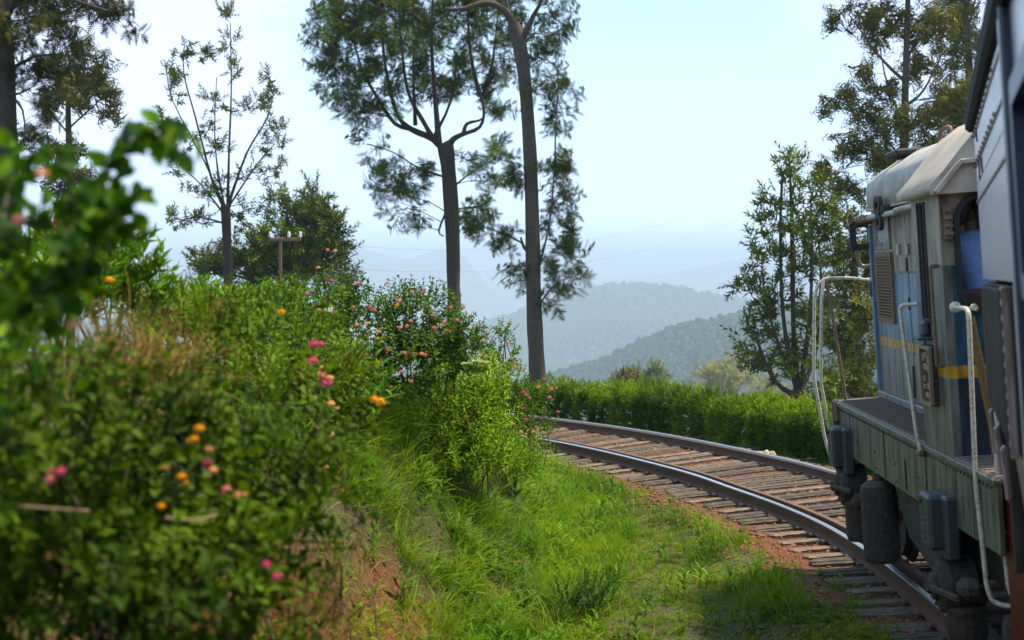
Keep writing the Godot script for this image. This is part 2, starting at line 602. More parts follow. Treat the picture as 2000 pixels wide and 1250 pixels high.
func _ready() -> void:
	rng.seed = 20240
	noise.seed = 11
	noise.frequency = 0.01
	noise.fractal_octaves = 4
	noise2.seed = 23
	noise2.frequency = 0.012
	noise2.fractal_octaves = 3
	# camera
	var cam := Camera3D.new()
	cam.name = "camera"
	var att := CameraAttributesPhysical.new()
	att.frustum_focal_length = 78.4      # a vertical field of 25.16 degrees
	att.frustum_focus_distance = 17.0
	att.frustum_near = 0.05
	att.frustum_far = 30000.0
	att.exposure_aperture = 4.6
	cam.attributes = att
	cam.fov = 25.16
	cam.near = 0.05
	cam.far = 30000.0
	cam.position = EYE
	cam.rotation_degrees = Vector3(-1.84, 0, 0)
	add_child(cam)
	cam.current = true
	# sky, air, sun
	var env := Environment.new()
	env.background_mode = Environment.BG_SKY
	var sm := ProceduralSkyMaterial.new()
	sm.sky_top_color = lin(0.315, 0.50, 0.72)
	sm.sky_horizon_color = lin(0.86, 1.06, 1.40)
	sm.sky_curve = 0.07
	sm.ground_horizon_color = lin(0.35, 0.40, 0.36)
	sm.ground_bottom_color = lin(0.10, 0.14, 0.06)
	sm.sun_angle_max = 1.0
	sm.sky_cover = clouds()
	sm.sky_cover_modulate = Color(1, 1, 1, 1)
	env.sky = Sky.new()
	env.sky.sky_material = sm
	env.background_energy_multiplier = 1.0
	env.tonemap_mode = Environment.TONE_MAPPER_LINEAR
	env.tonemap_exposure = 1.85
	env.fog_enabled = true
	env.fog_density = 0.00034
	env.fog_light_color = lin(0.62, 0.78, 1.0)
	env.sdfgi_enabled = true
	env.ssao_enabled = true
	env.ssil_enabled = true
	var we := WorldEnvironment.new()
	we.name = "environment"
	we.environment = env
	add_child(we)
	var sun := DirectionalLight3D.new()
	sun.name = "sun"
	sun.light_energy = 1.6
	sun.light_color = Color(1.0, 0.94, 0.78)
	sun.light_angular_distance = 4.0
	sun.rotation_degrees = Vector3(-63, 112, 0)   # high, from the right and a little ahead
	sun.shadow_enabled = true
	add_child(sun)
	make_ground()
	make_hills()
	make_track()
	make_loco()
	make_driver()
	make_carriage()
	make_kinds()
	make_trees()
	make_hedge()
	make_bushes()
	make_grass()
	make_small_things()

func clouds() -> ImageTexture:
	var im := Image.create(512, 256, false, Image.FORMAT_RGBAF)
	var n := FastNoiseLite.new()
	n.seed = 5
	n.frequency = 1.1
	n.fractal_octaves = 4
	for y in 256:
		var up := PI * (0.5 - (y + 0.5) / 256.0)
		for x in 512:
			var a := TAU * (x + 0.5) / 512.0
			var v := Vector3(cos(a) * cos(up), sin(up) * 2.2, sin(a) * cos(up))
			var c: float = sstep(0.15, 0.5, n.get_noise_3dv(v)) * sstep(0.02, 0.15, sin(up))
			im.set_pixel(x, y, Color(0.15, 0.05, 0.03, c))
	return ImageTexture.create_from_image(im)

# ---------------------------------------------------------------- the locomotive; its own axes: x to the right of the train, y up from the rail, -z ahead of the rear cab wall
const DW := 1.32      # half the width over the running plate
const HW := 0.86      # half the width of the hood

func plate_ring(st: SurfaceTool, outer: Array, inner: Array, at: Transform3D, thick: float) -> void:   # a flat plate with an opening; both rings have the same count
	var n := outer.size()
	var mid := Vector3.ZERO
	for i in n:
		var j := (i + 1) % n
		for s in 2:
			var z: float = 0.0 if s == 0 else -thick
			var p := [at * Vector3(outer[i].x, outer[i].y, z), at * Vector3(outer[j].x, outer[j].y, z), at * Vector3(inner[j].x, inner[j].y, z), at * Vector3(inner[i].x, inner[i].y, z)]
			mid = (p[0] + p[2]) / 2.0 + at.basis * Vector3(0, 0, -1.0 if s == 0 else 1.0)
			out_face(st, p, mid)
		quad(st, at * Vector3(inner[i].x, inner[i].y, 0), at * Vector3(inner[j].x, inner[j].y, 0), at * Vector3(inner[j].x, inner[j].y, -thick), at * Vector3(inner[i].x, inner[i].y, -thick))
		quad(st, at * Vector3(outer[i].x, outer[i].y, -thick), at * Vector3(outer[j].x, outer[j].y, -thick), at * Vector3(outer[j].x, outer[j].y, 0), at * Vector3(outer[i].x, outer[i].y, 0))

func rounded_rect(c: Vector2, w: float, h: float, r: float, per := 5) -> Array:   # counterclockwise from the right
	var out := []
	var cs := [[c + Vector2(w / 2 - r, h / 2 - r), 0.0], [c + Vector2(-w / 2 + r, h / 2 - r), PI / 2], [c + Vector2(-w / 2 + r, -h / 2 + r), PI], [c + Vector2(w / 2 - r, -h / 2 + r), 3 * PI / 2]]
	for q in cs:
		for k in per + 1:
			var a: float = q[1] + PI / 2 * k / per
			out.append(q[0] + Vector2(cos(a), sin(a)) * r)
	return out

func around_rect(ring: Array, c: Vector2, lo: Vector2, hi: Vector2) -> Array:   # for every point of the ring the point of the rectangle that lies outward of it
	var out := []
	for p in ring:
		var d: Vector2 = p - c
		var k := 1e9
		if absf(d.x) > 1e-6:
			k = minf(k, ((hi.x if d.x > 0 else lo.x) - c.x) / d.x)
		if absf(d.y) > 1e-6:
			k = minf(k, ((hi.y if d.y > 0 else lo.y) - c.y) / d.y)
		out.append(c + d * k)
	return out

func extrude(st: SurfaceTool, prof: Array, z0: float, z1: float, caps := true, smooth := false) -> void:   # a profile in x and y run along z
	var closed := true
	if smooth:
		st.set_smooth_group(0)
	var n := prof.size()
	var c := Vector3.ZERO
	for p in prof:
		c += Vector3(p.x, p.y, (z0 + z1) / 2.0)
	c /= n
	for i in (n if closed else n - 1):
		var j := (i + 1) % n
		out_face(st, [Vector3(prof[i].x, prof[i].y, z0), Vector3(prof[j].x, prof[j].y, z0), Vector3(prof[j].x, prof[j].y, z1), Vector3(prof[i].x, prof[i].y, z1)], c)
	st.set_smooth_group(-1)
	if caps:
		var idx := Geometry2D.triangulate_polygon(PackedVector2Array(prof))
		for k in range(0, idx.size(), 3):
			for z in [z0, z1]:
				out_face(st, [Vector3(prof[idx[k]].x, prof[idx[k]].y, z), Vector3(prof[idx[k + 1]].x, prof[idx[k + 1]].y, z), Vector3(prof[idx[k + 2]].x, prof[idx[k + 2]].y, z)], c)

func streaky(name_: String, a: Color, b: Color, rough: float, metal := 0.0, stretch := 5.0) -> StandardMaterial3D:   # paint with rain streaks running down and blotches of grime
	var m := worn(name_, a, b, 0.025, Vector3(1.7 * stretch / 5.0, 0.32, 1.7 * stretch / 5.0), rough, metal, 0.0)
	m.detail_enabled = true
	m.detail_blend_mode = BaseMaterial3D.BLEND_MODE_MUL
	m.detail_uv_layer = BaseMaterial3D.DETAIL_UV_1
	m.detail_albedo = noise_tex(0.012, lin(0.45, 0.36, 0.28), Color.WHITE, hash(name_) % 500, 256, 6, lin(0.93, 0.90, 0.86))
	m.roughness_texture = noise_tex(0.03, Color(0.75, 0.75, 0.75), Color.WHITE, hash(name_) % 300)
	return m

func paints() -> void:
	streaky("grey_paint", lin(0.19, 0.155, 0.115), lin(0.34, 0.285, 0.215), 0.5)
	streaky("green_paint", lin(0.085, 0.092, 0.08), lin(0.15, 0.155, 0.135), 0.5)
	streaky("pale_blue_paint", lin(0.075, 0.165, 0.27), lin(0.15, 0.26, 0.37), 0.45)
	streaky("teal_paint", lin(0.010, 0.045, 0.075), lin(0.022, 0.09, 0.13), 0.4)
	streaky("lower_grey_paint", lin(0.14, 0.135, 0.135), lin(0.205, 0.20, 0.195), 0.5)
	streaky("navy_paint", lin(0.012, 0.018, 0.035), lin(0.03, 0.04, 0.065), 0.4)
	streaky("yellow_paint", lin(0.42, 0.22, 0.012), lin(0.60, 0.33, 0.02), 0.45)
	worn("roof_paint", lin(0.27, 0.24, 0.22), lin(0.42, 0.385, 0.355), 0.02, Vector3(0.8, 0.8, 0.5), 0.6)
	worn("cab_roof_paint", lin(0.34, 0.265, 0.20), lin(0.48, 0.385, 0.30), 0.02, Vector3(0.8, 0.8, 0.5), 0.6)
	worn("deck_plate", lin(0.10, 0.066, 0.054), lin(0.19, 0.135, 0.115), 0.05, Vector3(3, 3, 3), 0.7, 0.0, 0.6)
	worn("grime", lin(0.012, 0.010, 0.008), lin(0.05, 0.038, 0.028), 0.04, Vector3(3, 3, 3), 0.75, 0.0, 0.5)
	worn("bogie_dust", lin(0.028, 0.019, 0.013), lin(0.07, 0.048, 0.033), 0.03, Vector3(2, 2, 2), 0.85, 0.0, 0.4)
	worn("slate_paint", lin(0.025, 0.028, 0.032), lin(0.06, 0.064, 0.068), 0.04, Vector3(4, 4, 4), 0.5)
	worn("white_pipe", lin(0.34, 0.26, 0.17), lin(0.58, 0.53, 0.43), 0.03, Vector3(3, 3, 3), 0.4, 0.0, 0.0, lin(0.6, 0.55, 0.45))
	(mats.white_pipe.albedo_texture as NoiseTexture2D).color_ramp.add_point(0.08, lin(0.10, 0.05, 0.03))
	worn("rusty_pipe", lin(0.07, 0.035, 0.02), lin(0.30, 0.18, 0.11), 0.06, Vector3(5, 3, 5), 0.7)
	worn("red_paint", lin(0.075, 0.005, 0.004), lin(0.14, 0.010, 0.007), 0.03, Vector3(2, 2, 2), 0.45)
	worn("brass", lin(0.16, 0.10, 0.055), lin(0.42, 0.30, 0.20), 0.08, Vector3(8, 8, 8), 0.55, 0.3)
	plain("black_rubber", lin(0.012, 0.012, 0.013), 0.6)
	plain("dark_inside", lin(0.02, 0.018, 0.016), 0.9)
	var gl := plain("window_glass", Color(0.6, 0.68, 0.72, 0.22), 0.06)
	gl.transparency = BaseMaterial3D.TRANSPARENCY_ALPHA

func make_loco() -> void:
	paints()
	var t := thing("locomotive", "weathered grey and blue diesel locomotive with yellow stripe and white handrails", "locomotive", Vector3(4.53, 0.096, -9.84))
	t.rotation_degrees = Vector3(0, -2.6, 4.0)
	var st := begin()
	# running plate and valance
	box(st, Vector3(0, 1.485, -1.95), Vector3(2 * DW, 0.05, 5.6), 0.01)
	var deck := part("deck", st, mats.deck_plate, t)
	st = begin()
	for k in 46:   # raised treads across the plate
		box(st, Vector3(-1.09, 1.514, 0.75 - 0.118 * k), Vector3(0.42, 0.012, 0.03), 0.004)
	part("tread", st, mats.deck_plate, deck).set_meta("kind", "stuff")
	st = begin()
	box(st, Vector3(-DW + 0.02, 1.23, -1.95), Vector3(0.035, 0.46, 5.58), 0.006)
	box(st, Vector3(DW - 0.02, 1.23, -1.95), Vector3(0.035, 0.46, 5.58), 0.006)
	box(st, Vector3(-DW + 0.005, 1.475, -1.95), Vector3(0.05, 0.045, 5.62), 0.008)
	var val := part("valance", st, mats.green_paint, t)
	st = begin()
	for k in 60:
		var z := 0.72 - 0.092 * k
		box(st, Vector3(-DW + 0.0, 1.425, z), Vector3(0.016, 0.02, 0.02), 0.006)
		if k % 9 == 4:
			box(st, Vector3(-DW + 0.0, 1.2, z), Vector3(0.014, 0.02, 0.02), 0.006)
			box(st, Vector3(-DW + 0.0, 1.05, z), Vector3(0.014, 0.02, 0.02), 0.006)
	part("rivets", st, mats.grime, val).set_meta("kind", "stuff")
	st = begin()
	for z in [-4.1, -2.55, -1.05, 0.25]:   # butt joints and drain slots
		box(st, Vector3(-DW + 0.001, 1.225, z), Vector3(0.006, 0.42, 0.012), 0.002)
	box(st, Vector3(-DW + 0.0, 1.16, -1.75), Vector3(0.012, 0.26, 0.03), 0.004)
	box(st, Vector3(-DW + 0.0, 1.12, -1.05), Vector3(0.012, 0.16, 0.025), 0.004)
	part("joint", st, mats.dark_inside, val).set_meta("kind", "stuff")
	# front end sill
	st = begin()
	box(st, Vector3(0, 1.2, -4.80), Vector3(2 * DW + 0.06, 0.62, 0.06), 0.01)
	box(st, Vector3(-DW - 0.02, 1.1, -4.76), Vector3(0.05, 0.82, 0.10), 0.015)
	part("end_sill", st, mats.grime, t)
	# the hood: bands of paint butted one above another, sides and ends
	var zf := -4.72
	var zb := -0.86
	var bands := [[1.51, 2.05, "lower_grey_paint"], [2.05, 2.14, "yellow_paint"], [2.14, 2.78, "pale_blue_paint"], [2.78, 3.42, "grey_paint"]]
	for b in bands:
		st = begin()
		box(st, Vector3(0, (b[0] + b[1]) / 2.0, (zf + zb) / 2.0), Vector3(2 * HW, b[1] - b[0], zb - zf), 0.001)
		var h := part("hood_panel", st, mats[b[2]], t)
		if b[2] == "yellow_paint":
			h.set_meta("label", "narrow yellow stripe along the hood")
	st = begin()   # base angle
	box(st, Vector3(-HW - 0.02, 1.55, (zf + zb) / 2.0), Vector3(0.05, 0.07, zb - zf), 0.01)
	part("hood_sill", st, mats.lower_grey_paint, t)
	var roof := [Vector2(-HW - 0.03, 3.42), Vector2(-HW - 0.035, 3.60), Vector2(-HW - 0.02, 3.68), Vector2(-HW + 0.03, 3.74), Vector2(-HW + 0.30, 3.90), Vector2(-HW + 0.5, 3.94), Vector2(0, 3.97)]
	for k in range(5, -1, -1):
		roof.append(Vector2(-roof[k].x, roof[k].y))
	st = begin()
	extrude(st, roof, zf - 0.02, zf + 0.86, true, true)
	part("hood_roof", st, mats.roof_paint, t)
	st = begin()
	var roof2 := []
	for p in roof:
		roof2.append(Vector2(p.x * 1.02, p.y + (0.03 if p.y > 3.6 else 0.0)))
	extrude(st, roof2, zf + 0.875, -2.3, true, true)
	part("hood_roof", st, mats.roof_paint, t)
	st = begin()
	extrude(st, roof, -2.285, zb + 0.2, true, true)
	part("hood_roof", st, mats.roof_paint, t)
	st = begin()
	box(st, Vector3(-0.42, 3.94, zf + 0.42), Vector3(0.62, 0.07, 0.55), 0.02)
	part("roof_vent", st, mats.grime, t)
	st = begin()
	tube(st, smooth_path([Vector3(-0.66, 3.89, -2.6), Vector3(-0.66, 3.99, -2.58), Vector3(-0.66, 4.0, -2.28), Vector3(-0.66, 3.89, -2.25)]), [0.018], 6)
	part("lifting_eye", st, mats.rusty_pipe, t)
	# hood doors: thin proud leaves with dark gaps, latches and hinges
	var xs := -HW - 0.008
	for k in 7:
		var z := -1.22 - 0.36 * k
		if z < -3.7:
			continue
		st = begin()
		for b in bands:
			pass
		box(st, Vector3(xs + 0.004, 3.09, z), Vector3(0.016, 0.60, 0.33), 0.004)
		var door := part("door_upper", st, mats.grey_paint, t)
		st = begin()
		box(st, Vector3(xs + 0.004, 2.46, z), Vector3(0.016, 0.625, 0.33), 0.004)
		part("door_middle", st, mats.pale_blue_paint, t)
		st = begin()
		box(st, Vector3(xs + 0.004, 1.81, z), Vector3(0.016, 0.42, 0.33), 0.004)
		part("door_lower", st, mats.lower_grey_paint, t)
		st = begin()
		tube(st, [Vector3(xs - 0.02, 2.95, z - 0.1), Vector3(xs - 0.02, 3.05, z - 0.1)], [0.018], 6)
		part("latch", st, mats.white_pipe, door).set_meta("kind", "stuff")
		st = begin()
		box(st, Vector3(xs - 0.005, 2.86, z + 0.165), Vector3(0.022, 0.12, 0.03), 0.006)
		box(st, Vector3(xs - 0.005, 2.5, z + 0.165), Vector3(0.022, 0.12, 0.03), 0.006)
		box(st, Vector3(xs - 0.005, 1.78, z + 0.165), Vector3(0.022, 0.3, 0.018), 0.006)
		part("hinge", st, mats.grime, door).set_meta("kind", "stuff")
	# the door shadow gaps are real slots: dark backing strips between the leaves
	st = begin()
	for k in 8:
		var z := -1.04 - 0.36 * k
		if z > -3.75:
			box(st, Vector3(xs + 0.009, 2.5, z), Vector3(0.006, 1.75, 0.02), 0.001)
	part("door_gap", st, mats.dark_inside, t).set_meta("kind", "stuff")
	st = begin()
	box(st, Vector3(-HW - 0.03, 3.415, (zf + zb) / 2.0), Vector3(0.05, 0.022, zb - zf), 0.006)
	box(st, Vector3(-HW - 0.004, 2.99, -4.2), Vector3(0.014, 0.03, 0.80), 0.004)
	part("rain_gutter", st, mats.roof_paint, t).set_meta("kind", "stuff")
	# number window and radiator grille near the far end
	st = begin()
	plate_ring(st, rounded_rect(Vector2(0, 0), 0.64, 0.38, 0.02), rounded_rect(Vector2(0, 0), 0.54, 0.29, 0.02), Transform3D(Basis(Vector3(0, 0, 1), Vector3.UP, Vector3(-1, 0, 0)), Vector3(xs - 0.012, 3.2, -4.2)), 0.02)
	var win := part("hood_window", st, mats.grey_paint, t)
	st = begin()
	box(st, Vector3(xs + 0.002, 3.2, -4.2), Vector3(0.008, 0.32, 0.56), 0.002)
	part("pane", st, worn("dusty_glass", lin(0.10, 0.10, 0.10), lin(0.36, 0.36, 0.42), 0.02, Vector3(3, 3, 3), 0.25), win)
	st = begin()
	plate_ring(st, rounded_rect(Vector2(0, 0), 0.70, 0.70, 0.01), rounded_rect(Vector2(0, 0), 0.60, 0.60, 0.01), Transform3D(Basis(Vector3(0, 0, 1), Vector3.UP, Vector3(-1, 0, 0)), Vector3(xs - 0.02, 2.64, -4.2)), 0.03)
	var gr := part("radiator_grille", st, mats.rusty_pipe, t)
	st = begin()
	box(st, Vector3(xs + 0.003, 2.64, -4.2), Vector3(0.008, 0.62, 0.62), 0.002)
	part("backing", st, mats.dark_inside, gr)
	st = begin()
	for k in 15:
		tube(st, [Vector3(xs - 0.012, 2.34, -4.48 + 0.04 * k), Vector3(xs - 0.012, 2.94, -4.48 + 0.04 * k)], [0.007], 4)
	for k in 20:
		tube(st, [Vector3(xs - 0.02, 2.35 + 0.03 * k, -4.49), Vector3(xs - 0.02, 2.35 + 0.03 * k, -3.91)], [0.007], 4)
	part("wire_mesh", st, mats.rusty_pipe, gr).set_meta("kind", "stuff")
	# pale corner post and marker lamp at the far end
	st = begin()
	box(st, Vector3(-HW - 0.012, 2.4, zf - 0.012), Vector3(0.05, 1.75, 0.05), 0.008)
	part("corner_post", st, mats.pale_blue_paint, t)
	st = begin()
	box(st, Vector3(-HW - 0.03, 2.62, zf - 0.04), Vector3(0.06, 0.16, 0.07), 0.015)
	part("lamp_bracket", st, mats.slate_paint, t)
	# the pipe run and the hook plates under the roof
	st = begin()
	tube(st, [Vector3(-HW - 0.10, 3.33, -5.0), Vector3(-HW - 0.10, 3.34, -3.0)], [0.028], 8)
	tube(st, [Vector3(-HW - 0.12, 3.35, -3.06), Vector3(-HW - 0.12, 3.37, -0.95)], [0.030], 8)
	var run := part("roof_pipe", st, mats.roof_paint, t)
	st = begin()
	for k in 5:
		box(st, Vector3(-HW - 0.09, 3.33, -4.95 + 0.14 * k), Vector3(0.10, 0.075, 0.04), 0.012)
	part("pipe_clamp", st, mats.rusty_pipe, run).set_meta("kind", "stuff")
	st = begin()
	var ringp := Transform3D(Basis(Vector3(0, 0, 1), Vector3.UP, Vector3(-1, 0, 0)), Vector3(-HW - 0.15, 3.40, -3.75))
	plate_ring(st, rounded_rect(Vector2(0, 0.03), 0.26, 0.18, 0.08), rounded_rect(Vector2(0, 0.03), 0.13, 0.08, 0.035), ringp, 0.04)
	plate_ring(st, rounded_rect(Vector2(0.02, -0.13), 0.22, 0.16, 0.07), rounded_rect(Vector2(0.02, -0.13), 0.11, 0.075, 0.03), ringp, 0.04)
	box(st, Vector3(-HW - 0.07, 3.38, -3.60), Vector3(0.14, 0.10, 0.1), 0.02)
	part("lifting_hook", st, mats.grime, t)
	st = begin()
	plate_ring(st, rounded_rect(Vector2(0, 0), 0.24, 0.30, 0.04), rounded_rect(Vector2(0, 0), 0.12, 0.17, 0.03), Transform3D(Basis(), Vector3(-HW - 0.09, 3.17, -4.80)), 0.05)
	part("lamp_iron", st, mats.grime, t)
	st = begin()
	tube(st, smooth_path([Vector3(-HW - 0.13, 3.1, -4.9), Vector3(-HW - 0.12, 2.93, -4.92), Vector3(-HW - 0.08, 2.86, -4.92), Vector3(-HW, 2.86, -4.9)]), [0.02], 6)
	part("grab_iron", st, mats.grey_paint, t)
	make_cab(t)
	make_rails(t)
	make_underframe(t)

func make_cab(t: Node3D) -> void:
	var x0 := -DW - 0.0
	var zb := -0.17
	var zf := -1.0
	var st: SurfaceTool
	# side wall: bands, with a tall narrow door window
	var bands := [[1.0, 2.06, "green_paint"], [2.06, 2.15, "yellow_paint"], [2.15, 2.86, "green_paint"], [2.86, 3.40, "grey_paint"]]
	for b in bands:
		var cut := [[zf, zb]]
		if b[1] > 2.2:
			cut = [[zf, zf + 0.20], [zf + 0.42, zb]]
		st = begin()
		for c in cut:
			box(st, Vector3(x0 + 0.03, (b[0] + b[1]) / 2.0, (c[0] + c[1]) / 2.0), Vector3(0.06, b[1] - b[0], c[1] - c[0]), 0.001)
		if b[0] == 2.15:
			box(st, Vector3(x0 + 0.03, 2.31, zf + 0.31), Vector3(0.06, 0.30, 0.22), 0.001)
		if b[0] == 2.86:
			box(st, Vector3(x0 + 0.03, 3.355, zf + 0.31), Vector3(0.06, 0.09, 0.22), 0.001)
		part("cab_side", st, mats[b[2]], t)
		# front wall and the far side wall
		st = begin()
		box(st, Vector3(0, (b[0] + b[1]) / 2.0, zf - 0.022), Vector3(2 * DW - 0.06, b[1] - b[0], 0.04), 0.001)
		box(st, Vector3(-x0 - 0.03, (b[0] + b[1]) / 2.0, (zf + zb) / 2.0), Vector3(0.06, b[1] - b[0], zb - zf), 0.001)
		part("cab_front", st, mats[b[2]], t)
	# teal of the side door behind its posts
	st = begin()
	box(st, Vector3(x0 - 0.004, 2.5, zf + 0.15), Vector3(0.012, 0.68, 0.10), 0.003)
	part("door_edge", st, mats.teal_paint, t)
	st = begin()
	for z in [zf + 0.21, zf + 0.30, zf + 0.41]:
		box(st, Vector3(x0 + 0.01, 2.88, z), Vector3(0.05, 0.90, 0.022), 0.006)
	box(st, Vector3(x0 + 0.01, 2.46, zf + 0.31), Vector3(0.05, 0.03, 0.22), 0.006)
	var dw := part("door_window_frame", st, mats.grime, t)
	st = begin()
	box(st, Vector3(x0 + 0.03, 2.88, zf + 0.31), Vector3(0.006, 0.86, 0.20), 0.001)
	part("pane", st, mats.window_glass, dw)
	st = begin()
	box(st, Vector3(x0 - 0.03, 2.40, zf + 0.32), Vector3(0.06, 0.12, 0.14), 0.02)
	box(st, Vector3(x0 - 0.05, 2.33, zf + 0.32), Vector3(0.11, 0.025, 0.2), 0.008)
	part("door_lock", st, mats.slate_paint, t)
	# grab rail at the cab corner
	st = begin()
	tube(st, [Vector3(x0 - 0.05, 2.86, zb - 0.14), Vector3(x0 - 0.05, 2.15, zb - 0.12)], [0.013], 6)
	box(st, Vector3(x0 - 0.025, 2.86, zb - 0.14), Vector3(0.05, 0.03, 0.03), 0.008)
	box(st, Vector3(x0 - 0.025, 2.15, zb - 0.12), Vector3(0.05, 0.03, 0.03), 0.008)
	part("grab_rail", st, mats.rusty_pipe, t)
	# number plate: a thick cast plate with worn raised figures
	st = begin()
	box(st, Vector3(x0 - 0.02, 2.06, zb - 0.45), Vector3(0.05, 0.44, 0.30), 0.01)
	var np := part("number_plate", st, mats.grime, t)
	st = begin()
	plate_ring(st, rounded_rect(Vector2(0, 0), 0.30, 0.44, 0.02), rounded_rect(Vector2(0, 0), 0.25, 0.39, 0.02), Transform3D(Basis(Vector3(0, 0, 1), Vector3.UP, Vector3(-1, 0, 0)), Vector3(x0 - 0.066, 2.06, zb - 0.45)), 0.025)
	part("plate_rim", st, mats.brass, np)
	st = begin()
	for q in [[-0.07, 0.13, 0.05, 0.06], [0.0, 0.15, 0.04, 0.05], [0.07, 0.12, 0.05, 0.05], [-0.02, 0.06, 0.10, 0.05], [0.06, 0.05, 0.05, 0.05], [-0.07, -0.03, 0.05, 0.05], [-0.07, -0.09, 0.04, 0.04], [0.04, -0.08, 0.05, 0.05], [0.0, -0.15, 0.11, 0.04]]:
		box(st, Vector3(x0 - 0.048, 2.06 + q[1], zb - 0.45 + q[0]), Vector3(0.015, q[3], q[2]), 0.006)
	part("worn_figures", st, mats.brass, np).set_meta("kind", "stuff")
	# rear wall with the driver's opening
	var hole := rounded_rect(Vector2(-0.77, 2.93), 0.86, 0.80, 0.17)
	for b in [[1.51, 2.06, "navy_paint"], [2.06, 2.15, "yellow_paint"], [2.15, 2.86, "teal_paint"], [2.86, 3.40, "grey_paint"]]:
		st = begin()
		var rect := PackedVector2Array([Vector2(x0 + 0.06, b[0]), Vector2(-x0 - 0.06, b[0]), Vector2(-x0 - 0.06, b[1]), Vector2(x0 + 0.06, b[1])])
		var at := Transform3D(Basis(), Vector3(0, 0, zb))
		var pieces := []
		if b[1] > 2.2:   # split in a left and a right half so that the opening cuts through both
			for half in [PackedVector2Array([Vector2(x0 + 0.06, b[0]), Vector2(-0.77, b[0]), Vector2(-0.77, b[1]), Vector2(x0 + 0.06, b[1])]), PackedVector2Array([Vector2(-0.77, b[0]), Vector2(-x0 - 0.06, b[0]), Vector2(-x0 - 0.06, b[1]), Vector2(-0.77, b[1])])]:
				for q in Geometry2D.clip_polygons(half, PackedVector2Array(hole)):
					pieces.append(q)
		else:
			pieces = [rect]
		for q in pieces:
			extrude(st, Array(q), zb - 0.05, zb)
		part("cab_rear", st, mats[b[2]], t)
	st = begin()
	plate_ring(st, rounded_rect(Vector2(-0.77, 2.93), 0.92, 0.86, 0.2), rounded_rect(Vector2(-0.77, 2.93), 0.84, 0.78, 0.16), Transform3D(Basis(), Vector3(0, 0, zb + 0.025)), 0.09)
	part("window_rubber", st, mats.black_rubber, t)
	# arch of the rear wall, visor strip and roof
	var arch := [Vector2(-DW - 0.08, 3.36), Vector2(-DW - 0.08, 3.42), Vector2(-DW + 0.02, 3.52), Vector2(-DW + 0.14, 3.66), Vector2(-DW + 0.27, 3.80), Vector2(-DW + 0.42, 3.90), Vector2(-DW + 0.7, 3.97), Vector2(0, 4.0)]
	var full := arch.duplicate()
	for k in range(6, -1, -1):
		full.append(Vector2(-arch[k].x, arch[k].y))
	st = begin()
	extrude(st, full, zf - 0.12, zb + 0.10, true, true)
	part("cab_roof", st, mats.cab_roof_paint, t)
	st = begin()
	beam(st, Vector3(-DW - 0.05, 3.37, zb + 0.12), Vector3(-DW + 0.13, 3.57, zb + 0.12), 0.07, 0.035)
	beam(st, Vector3(-DW + 0.125, 3.572, zb + 0.12), Vector3(0.6, 3.62, zb + 0.12), 0.07, 0.035)
	part("rain_strip", st, mats.cab_roof_paint, t)
	st = begin()
	box(st, Vector3(-DW + 0.05, 3.16, zb + 0.02), Vector3(0.05, 0.25, 0.05), 0.012)
	for k in 4:
		box(st, Vector3(-DW + 0.05, 3.08 + 0.055 * k, zb + 0.045), Vector3(0.06, 0.03, 0.04), 0.008)
	part("hinge_block", st, mats.rusty_pipe, t)
	st = begin()
	for k in 3:
		tube(st, [Vector3(-0.74 + 0.07 * k, 3.36, zb + 0.03), Vector3(-0.74 + 0.07 * k, 3.40, zb + 0.05)], [0.02], 6)
	part("pipe_unions", st, mats.cab_roof_paint, t).set_meta("kind", "stuff")
	# inside: floor, seat and the louvred lining of the front wall
	st = begin()
	box(st, Vector3(0, 1.56, (zf + zb) / 2.0), Vector3(2 * DW - 0.22, 0.08, 0.70), 0.01)
	part("cab_floor", st, mats.dark_inside, t)
	st = begin()
	box(st, Vector3(-0.82, 2.83, zf + 0.008), Vector3(0.8, 0.85, 0.014), 0.002)
	var lv := part("cab_lining", st, plain("cream_paint", lin(0.30, 0.33, 0.27), 0.6), t)
	for k in 8:
		st = begin()
		box(st, Vector3(-0.82, 2.52 + 0.10 * k, zf + 0.045), Vector3(0.78, 0.085, 0.018), 0.004, Basis(Vector3.RIGHT, -0.6))
		part("louvre", st, plain("louvre_paint", lin(0.62, 0.66, 0.55), 0.5) if k == 0 else mats.louvre_paint, lv)
	st = begin()
	box(st, Vector3(-0.82, 2.40, zb - 0.27), Vector3(0.82, 0.16, 0.26), 0.05)
	box(st, Vector3(-0.82, 2.55, zb - 0.11), Vector3(0.82, 0.26, 0.07), 0.03)
	part("seat", st, worn("brown_leather", lin(0.03, 0.012, 0.008), lin(0.07, 0.026, 0.016), 0.05, Vector3(4, 4, 4), 0.5), t)

